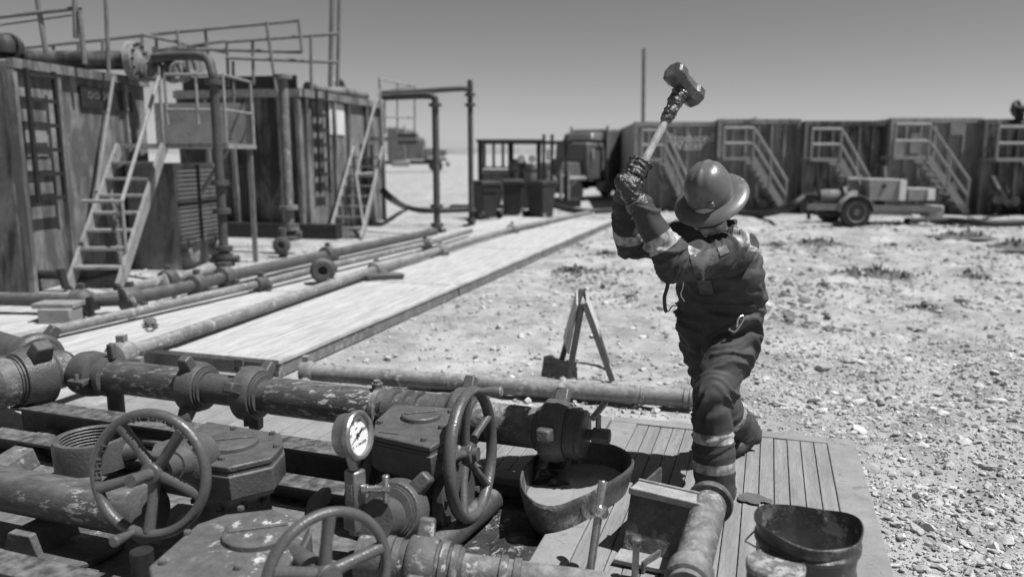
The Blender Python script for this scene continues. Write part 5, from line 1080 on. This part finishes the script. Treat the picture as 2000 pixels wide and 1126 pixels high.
def limb(m, a, b, r0, r1, n=18, over=0.0, bulge=0.0):
    a, b = V(a), V(b); d = (b - a); rs_ = []; x, y, z = fr(d)
    for k in range(9):
        s_ = k / 8; r = r0 + (r1 - r0) * s_ + bulge * math.sin(math.pi * s_)
        rs_.append([a + d * s_ + (x * math.cos(2 * math.pi * i / n) + y * math.sin(2 * math.pi * i / n)) * r for i in range(n)])
    m.rings(rs_); m.ell(a, (r0, r0, r0), n=n, m=9)
    if over >= 0: m.ell(b, (r1, r1, r1), n=n, m=9)
for nm, a, b, r0, r1 in SEGS: limb(mb, J[a], J[b], r0, r1, over=-1 if b in ('lan', 'ran') else 0, bulge=0.006)
def oval(c, rl, rf, up=UP, sq=2.4, n=28):
    o = []
    for k in range(n):
        t_ = 2 * math.pi * k / n; cc, ss = math.cos(t_), math.sin(t_)
        o.append(V(c) + LW * (rl * math.copysign(abs(cc) ** (2 / sq), cc)) + FW * (rf * math.copysign(abs(ss) ** (2 / sq), ss)))
    return o
pel, chest, neck = J['pel'], J['chest'], J['neck']
def sp(v, d, u): return D(u, v, d)
mb.rings([oval(sp(700, 3.98, 1404), 0.13, 0.12), oval(sp(672, 3.96, 1404), 0.185, 0.15), oval(sp(640, 3.95, 1407), 0.212, 0.165), oval(sp(610, 3.94, 1408), 0.226, 0.175), oval(sp(585, 3.93, 1409), 0.212, 0.165), oval(sp(555, 3.91, 1409), 0.212, 0.160),
          oval(sp(520, 3.88, 1407), 0.21, 0.150), oval(sp(495, 3.87, 1403), 0.20, 0.130), oval(sp(480, 3.87, 1402), 0.16, 0.105), oval(sp(468, 3.87, 1400), 0.09, 0.08)])
limb(mb, J['rsh'] - LW * -0.10, J['rsh'], 0.10, 0.085); limb(mb, J['lsh'] - LW * 0.12, J['lsh'], 0.10, 0.085)
mb.torus(sp(462, 3.86, 1402), (-0.45, -0.4, 1), 0.095, 0.020, 32, 10, 0.045)     # collar
STR = {'lsn': [(0.36, 0.024), (0.66, 0.024)], 'rsn': [(0.42, 0.024)], 'lfa': [(0.44, 0.034)], 'lua': [(0.84, 0.022)], 'rfa': [(0.35, 0.035)]}
LEN = {nm: (J[b] - J[a]).length for nm, a, b, _, _ in SEGS}
AMP = {'lth': V((11, -3, 0)), 'rth': V((-6, 0, 0)), 'lsn': V((3, 0, 0)), 'rsn': V((4, 0, 0)), 'lua': V((0, 0, 11)), 'lfa': V((9, 0, 0)), 'rua': V((0, 0, 5)), 'rfa': V((4, 0, 0))}
def fold(p, nrm):
    big = noise.noise(p * 7.0 + V((3, 1, 7))); best = None; es = []
    for nm, a, b, r0, r1 in SEGS:
        A, B = J[a], J[b]; d = B - A; s_ = max(-0.1, min(1.1, (p - A).dot(d) / d.length_squared)); r = r0 + (r1 - r0) * s_
        e = (p - A - d * s_).length / r; es.append((e, nm, s_, d))
        if best is None or e < best[0]: best = (e, nm, s_, d)
    e, nm, s_, d = best; W_ = 0.0; acc = 0.0; lat = p * 2.6
    for e2, n2, s2, d2 in es:
        w = math.exp(-(e2 - e) * 7.0)
        if w < 0.03: continue
        L = LEN[n2]; e0 = math.exp(-(s2 * L / 0.14) ** 2); e1 = math.exp(-((s2 - 1) * L / 0.14) ** 2)
        amp = {'lth': 0.75 + 0.7 * max(e0, e1), 'rth': 0.8, 'lsn': 0.25 + 0.3 * e0 + 0.4 * math.exp(-((s2 - 1) * L / 0.06) ** 2), 'rsn': 0.5 + 0.4 * e1, 'lua': 0.6 + 0.9 * max(e0, e1), 'lfa': 0.6 + 0.6 * e0, 'rua': 0.9, 'rfa': 0.8}[n2]
        ph = (p - J['pel']).dot(d2.normalized() * 15 + AMP[n2]) + big * 1.3
        f = noise.noise(V((ph, lat.x + lat.y, lat.z * 0.4 + ord(n2[0])))); g_ = noise.noise(V((ph * 2.3 + 4, lat.x * 1.6, lat.y * 1.6 + lat.z)))
        rdg = max(0.0, 1 - abs(2 * f)) ** 2
        acc += w * ((rdg - 0.4) * 0.028 * amp + g_ * 0.010 * amp); W_ += w
    dl = acc / W_ + big * 0.006
    f = noise.noise(V((p.x * 5 + p.y * 3, p.y * 4, p.z * 17 + p.x * 4 + big))); f2 = noise.noise(V((p.x * 13, p.y * 13, p.z * 24)))
    wst = math.exp(-((p.z - sp(600, 3.94, 1408).z) / 0.09) ** 2)
    dt = ((1 - abs(2 * f)) - 0.45) * (0.020 + 0.02 * wst) + f2 * 0.008 - 0.025 * math.exp(-((p.z - sp(590, 3.94, 1408).z) / 0.022) ** 2)
    k = max(0.0, min(1.0, (e - 1.2) / 0.35)); dsp = dl * (1 - k) + dt * k
    sd_ = 0.1
    if e < 1.25 and nm in STR:
        for s0, hw in STR[nm]: sd_ = min(sd_, abs(s_ - s0) * LEN[nm] - hw)
    q2 = p - D(1452, 462, 3.74)
    sd_ = min(sd_, max(abs(q2.dot(V((0.8, -0.3, 0.5)).normalized())) - 0.03, q2.length - 0.10))
    return max(-0.016, min(0.022, dsp)), sd_
cme = remesh(mb, 0.0085, 4, fold)
cov = link('coverall', cme, 'coverall', per)
for q in cme.vertices: q.co -= org(per)
bvh = BVHTree.FromPolygons([q.co + org(per) for q in cme.vertices], [tuple(p.vertices) for p in cme.polygons])
# body under the clothes, one continuous mesh from head to feet
hd = J['head']; HU = V((-0.38, -0.48, 0.79)).normalized(); HF = V((-0.5, -0.75, -0.62)); HF = (HF - HU * HF.dot(HU)).normalized(); HR = HF.cross(HU).normalized()
hm = MB()
hm.ell(hd + HU * 0.02, (0.078, 0.098, 0.115), HR, HF, HU, 24, 16)
hm.ell(hd + HF * 0.035 - HU * 0.055, (0.058, 0.060, 0.065), HR, HF, HU, 20, 12)
hm.ell(hd + HF * 0.075 - HU * 0.100, (0.026, 0.024, 0.022), HR, HF, HU)                       # chin
hm.tube([hd + HF * 0.090 + HU * 0.01, hd + HF * 0.112 - HU * 0.030, hd + HF * 0.098 - HU * 0.042], [0.010, 0.017, 0.014], 10)   # nose
hm.ell(hd + HF * 0.088 + HU * 0.028, (0.055, 0.018, 0.014), HR, HF, HU)                       # brow
hm.ell(hd + HF * 0.094 - HU * 0.066, (0.024, 0.010, 0.007), HR, HF, HU); hm.ell(hd + HF * 0.092 - HU * 0.078, (0.021, 0.010, 0.007), HR, HF, HU)   # lips
for s_ in (-1, 1):
    hm.ell(hd + HR * s_ * 0.050 + HF * 0.070 - HU * 0.02, (0.022, 0.022, 0.026), HR, HF, HU)
    hm.ell(hd + HR * s_ * 0.080 - HU * 0.012, (0.009, 0.020, 0.032), HR, HF, HU)
limb(hm, hd - HU * 0.03, sp(480, 3.85, 1400), 0.058, 0.064)
hm.rings([oval(sp(665, 3.96, 1404), 0.14, 0.10), oval(sp(600, 3.94, 1408), 0.15, 0.11), oval(sp(520, 3.88, 1407), 0.16, 0.11), oval(sp(472, 3.84, 1400), 0.12, 0.08)])
for nm, a, b, r0, r1 in SEGS: limb(hm, J[a], J[b], r0 * 0.62, r1 * 0.62)
limb(hm, J['lsh'], sp(490, 3.86, 1403), 0.05, 0.06); limb(hm, J['rsh'], sp(490, 3.86, 1403), 0.05, 0.06)
limb(hm, J['lhip'], sp(650, 3.95, 1405), 0.07, 0.08); limb(hm, J['rhip'], sp(650, 3.95, 1405), 0.07, 0.08)
bme = remesh(hm, 0.0065, 2)
for q in bme.vertices: q.co -= org(per)
link('body', bme, 'skin', per)
# glasses, neck scarf
part('safety_glasses', MB().tube(bez([hd + HR * s2 * 0.082 + HF * f_ + HU * 0.012 for s2, f_ in ((-1, 0.0), (-0.95, 0.06), (-0.5, 0.100), (0, 0.108), (0.5, 0.100), (0.95, 0.06), (1, 0.0))], 5), 0.013, 8), 'black', per)
part('neck_scarf', MB().lathe(hd - HU * 0.165 - HF * 0.01, (HU * 0.6 + UP * 0.4), [(0.070, 0), (0.076, 0.02), (0.072, 0.045), (0.066, 0.06)], 28, False), 'black', per)
# hard hat: dome with ridges and a full brim
hc = D(1387, 381, 3.76) ; hat = MB(); n = 64; rings_ = []
def hatring(r, h, ridge=0.0, stretch=1.12, tilt=0.0):
    o = []
    for k in range(n):
        t_ = 2 * math.pi * k / n; x_, y_ = math.cos(t_), math.sin(t_)
        lat = r * x_; rd_ = ridge * (math.exp(-(lat / 0.016) ** 2) + 0.8 * math.exp(-((abs(lat) - 0.045) / 0.012) ** 2))
        o.append(hc + HR * lat + HF * (r * y_ * stretch) + HU * (h + rd_ + tilt * y_))
    return o
prof = [(0.108, 0.0), (0.110, 0.012), (0.109, 0.045), (0.104, 0.080), (0.093, 0.112), (0.075, 0.137), (0.052, 0.153), (0.028, 0.161), (0.004, 0.163)]
sh = [hatring(0.172, -0.030, 0, 1.08, -0.004), hatring(0.176, -0.027, 0, 1.08, -0.004), hatring(0.174, -0.022, 0, 1.08, -0.004), hatring(0.150, -0.010, 0, 1.09), hatring(0.118, 0.002, 0, 1.11)] + [hatring(r, h, 0.009 * (h > 0.05) * min(1, (h - 0.05) / 0.05 if h > 0.05 else 0)) for r, h in prof]
inn = [hatring(0.104, 0.02), hatring(0.106, -0.004), hatring(0.150, -0.018, 0, 1.09)]
hat.rings(inn + sh)
part('hard_hat', hat, 'helmet', per, smooth=50)
part('hat_badge', MB().box(hc + HF * 0.118 * 0.94 + HR * -0.045 + HU * 0.035, (0.035, 0.02, 0.03), HR, HF, HU), 'helmet', per, 0.006)
# pockets and patches lying on the cloth
def patch(name, quad, mat, off=0.006, nu=8, nv=6, th=0.005):
    q = [V((u, v, 0)) for u, v in quad]; pts = []
    for j in range(nv + 1):
        for i in range(nu + 1):
            a = q[0].lerp(q[1], i / nu); b = q[3].lerp(q[2], i / nu); c_ = a.lerp(b, j / nv); d = _ray(c_.x, c_.y).normalized()
            h = bvh.ray_cast(V((0, 0, CAM_H)), d)
            if h[0] is None: return None
            pts.append((h[0], h[1] if h[1].dot(d) < 0 else -h[1]))
    nn_ = sum((p[1] for p in pts), V((0, 0, 0))).normalized()
    m = MB(); w = nu + 1; N = len(pts)
    m.add([p + nn_ * off for p, _ in pts] + [p - nn_ * 0.004 for p, _ in pts], [(j * w + i, j * w + i + 1, (j + 1) * w + i + 1, (j + 1) * w + i) for j in range(nv) for i in range(nu)])
    edge = list(range(w)) + [j * w + nu for j in range(1, nv + 1)] + [nv * w + i for i in range(nu - 1, -1, -1)] + [j * w for j in range(nv - 1, 0, -1)]
    o = len(m.v) - 2 * N
    m.f += [(o + edge[(k + 1) % len(edge)], o + edge[k], o + N + edge[k], o + N + edge[(k + 1) % len(edge)]) for k in range(len(edge))]
    return part(name, m, mat, per, smooth=60)
patch('sleeve_pocket', [(1346, 499), (1396, 482), (1406, 514), (1356, 536)], 'flap')
patch('sleeve_badge', [(1400, 484), (1417, 478), (1424, 492), (1406, 500)], 'rail', 0.004, 4, 4)
patch('chest_badge', [(1362, 545), (1388, 548), (1396, 575), (1368, 574)], 'flap', 0.006, 5, 5)
patch('hip_pocket', [(1420, 640), (1462, 615), (1470, 628), (1430, 655)], 'flap', 0.006)
q = bvh.ray_cast(V((0, 0, CAM_H)), _ray(1432, 632).normalized())[0]
part('key_clip', MB().tube(bez([q + V((-0.03, -0.03, -0.02)), q + V((0, -0.035, -0.03)), q + V((0.035, -0.03, 0.02)), q + V((0.04, -0.02, 0.045)), q + V((0.015, -0.03, 0.03)), q + V((0.01, -0.03, -0.01))]), 0.005, 8), 'bright', per)
part('lanyard', MB().tube(bez([D(1303, 520, 3.62), D(1304, 556, 3.62), D(1298, 580, 3.62), D(1300, 605, 3.62), D(1306, 607, 3.62), D(1314, 597, 3.68), D(1330, 598, 3.80)]), [0.003] * 6 + [0.009] * 22 + [0.003] * 21, 8), 'black', per)
part('cord', MB().tube(bez([D(1336, 540, 3.70), D(1334, 560, 3.71), D(1330, 575, 3.72), D(1337, 588, 3.74)]), 0.0025, 6), 'sheet', per)
# sledgehammer
Hc, Hb = D(1337, 166, 3.86), D(1224, 381, 3.62); HX = (Hc - Hb).normalized()
t = thing('sledgehammer', 'sledgehammer with taped wooden handle raised in the worker\'s hands', 'hammer', tuple(Hb))
LH = (Hc - Hb).length
part('handle', MB().tube([Hb - HX * 0.02, Hb, Hb + HX * LH * 0.45, Hb + HX * (LH + 0.05)], [0.021, 0.02, 0.0185, 0.020], 16), 'handlewood', t)
tp = []; rr_ = []
for k in range(26):
    s_ = LH * 0.66 + (LH * 0.27) * k / 25; tp.append(Hb + HX * s_); rr_.append((0.026 + 0.012 * k / 25) * (1 + 0.16 * noise.noise(V((k * 0.9, 2, 0)))))
tm = MB().tube(tp, rr_, 20)
for q in tm.v: q += (q - (Hb + HX * (q - Hb).dot(HX))) * (0.35 * noise.noise(q * 70))
part('tape_wrap', tm, 'tape', t)
A_ = V((0.64, 0.42, -0.60)); A_ = (A_ - HX * A_.dot(HX)).normalized()
hp_ = [(0.046, -0.107), (0.057, -0.095), (0.058, -0.055), (0.048, -0.040), (0.048, 0.040), (0.058, 0.055), (0.057, 0.095), (0.046, 0.107)]
part('head', MB().lathe(Hc, A_, hp_, 8), 'hammer', t, 0.003, smooth=15)
# gloves closed on the handle
def glove(Cg, n_, W, sgn, spread=0.092):
    m = MB(); n_ = (n_ - HX * n_.dot(HX)).normalized(); e = HX.cross(n_) * sgn; rh = 0.019
    pal = Cg + n_ * (rh + 0.022)
    m.box(pal, (0.036, 0.075, spread), n_, e, HX)
    m.ell(pal + n_ * 0.006, (0.026, 0.045, 0.052), n_, e, HX, 16, 10)
    mid = pal - e * 0.03 + n_ * 0.012
    limb(m, mid, V(W), 0.038, 0.044)
    limb(m, pal, mid, 0.036, 0.036)
    for i in range(4):
        o = Cg + HX * ((1.5 - i) * spread / 3.9); r0 = (0.0125, 0.0135, 0.013, 0.0115)[i]; ln_ = (0.93, 1.0, 0.97, 0.86)[i]
        pts = []
        for an, rd in ((28, 0.049), (58, 0.047), (95, 0.041), (135, 0.036), (175, 0.034), (215 * ln_, 0.033)):
            an = R(an); pts.append(o + n_ * (math.cos(an) * rd) + e * (math.sin(an) * rd))
        m.tube(pts, [r0 * 1.1, r0 * 1.15, r0, r0 * 1.05, r0 * 0.98, r0 * 0.8], 10); m.ell(pts[-1], (r0 * 0.85,) * 3)
        m.ell(pts[1], (r0 * 1.2,) * 3)
    pts = [pal - e * 0.02 + HX * 0.02]
    for an, rd, up in ((-40, 0.048, 0.045), (-80, 0.040, 0.050), (-125, 0.034, 0.045), (-165, 0.034, 0.036)):
        an = R(an); pts.append(Cg + n_ * (math.cos(an) * rd) + e * (math.sin(an) * rd) + HX * up)
    m.tube(pts, [0.02, 0.017, 0.015, 0.014, 0.011], 10); m.ell(pts[-1], (0.011,) * 3)
    me = remesh(m, 0.0040, 1, lambda p, nr2: ((1 - abs(2 * noise.noise(V((p.dot(HX) * 38, p.x * 22, p.y * 22))))) ** 2 * 0.005 - 0.002 + 0.0025 * noise.noise(p * 90), 0.0))
    for v in me.vertices: v.co -= org(per)
    g_ = link('glove', me, 'glove', per)
    d = (V(W) - mid).normalized()
    part('cuff', MB().lathe(V(W) - d * 0.035, d, [(0.030, -0.02), (0.048, -0.016), (0.054, 0.0), (0.058, 0.03), (0.03, 0.031)], 24), 'glove', g_, 0.003)
    part('wrist_strap', MB().lathe(V(W) - d * 0.045, d, [(0.03, 0), (0.0515, 0.001), (0.053, 0.016), (0.03, 0.017)], 24), 'railwhite', g_, 0.002)
    return g_
gl = Hb + HX * 0.03; gr = Hb + HX * 0.135
glove(gl, V((-0.35, -0.85, 0.1)), J['lwr'], 1)
glove(gr, V((-0.75, 0.35, -0.2)), J['rwr'] + V((0.0, 0, 0.01)), 1)
# boots
def boot(an, dirv, shin=UP):
    an = V(an); dirv = V(dirv).normalized(); z0 = 0.127; sdv = V((-dirv.y, dirv.x, 0)); m = MB(); f0 = V((an.x, an.y, z0))
    def sec(s_, w, z_0, z_1): return [f0 + dirv * s_ + sdv * (w * c_) + UP * (z_0 + (z_1 - z_0) * h_) for c_, h_ in ((-0.85, 0), (-1, 0.3), (-0.8, 0.75), (-0.4, 1), (0.4, 1), (0.8, 0.75), (1, 0.3), (0.85, 0))]
    m.rings([sec(-0.095, 0.030, 0.02, 0.10), sec(-0.075, 0.042, 0.02, 0.15), sec(-0.02, 0.046, 0.02, 0.16), sec(0.05, 0.047, 0.02, 0.13), sec(0.10, 0.052, 0.02, 0.10), sec(0.15, 0.053, 0.02, 0.088), sec(0.19, 0.045, 0.02, 0.075), sec(0.21, 0.025, 0.022, 0.05)])
    limb(m, f0 + UP * 0.08, f0 + UP * 0.09 + V(shin).normalized() * 0.13, 0.050, 0.052)
    me = remesh(m, 0.007, 2)
    for v in me.vertices: v.co -= org(per)
    b = link('boot', me, 'boot', per); so = MB(); ou = []
    for k in range(28):
        t_ = 2 * math.pi * k / 28; x_ = math.cos(t_); ou.append(f0 + dirv * (0.058 + 0.16 * x_) + sdv * (0.053 * math.sin(t_) * (0.86 + 0.14 * math.cos(2 * t_ + 0.3))))
    so.prism([p + UP * 0.0 for p in ou], (0, 0, 0.028)); part('sole', so, 'rubber', b, 0.004)
fl_ = G(1400, 984, 0.127); boot((J['lan'].x, J['lan'].y + 0.02, 0.127), (-0.2, -0.97, 0))
boot((J['ran'].x, J['ran'].y, 0.127), (-0.6, -0.8, 0), J['rkn'] - J['ran'])
print('ankles', J['lan'], J['ran'], {k: round(v, 3) for k, v in LEN.items()}, 'verts', len(cme.vertices), len(bme.vertices))
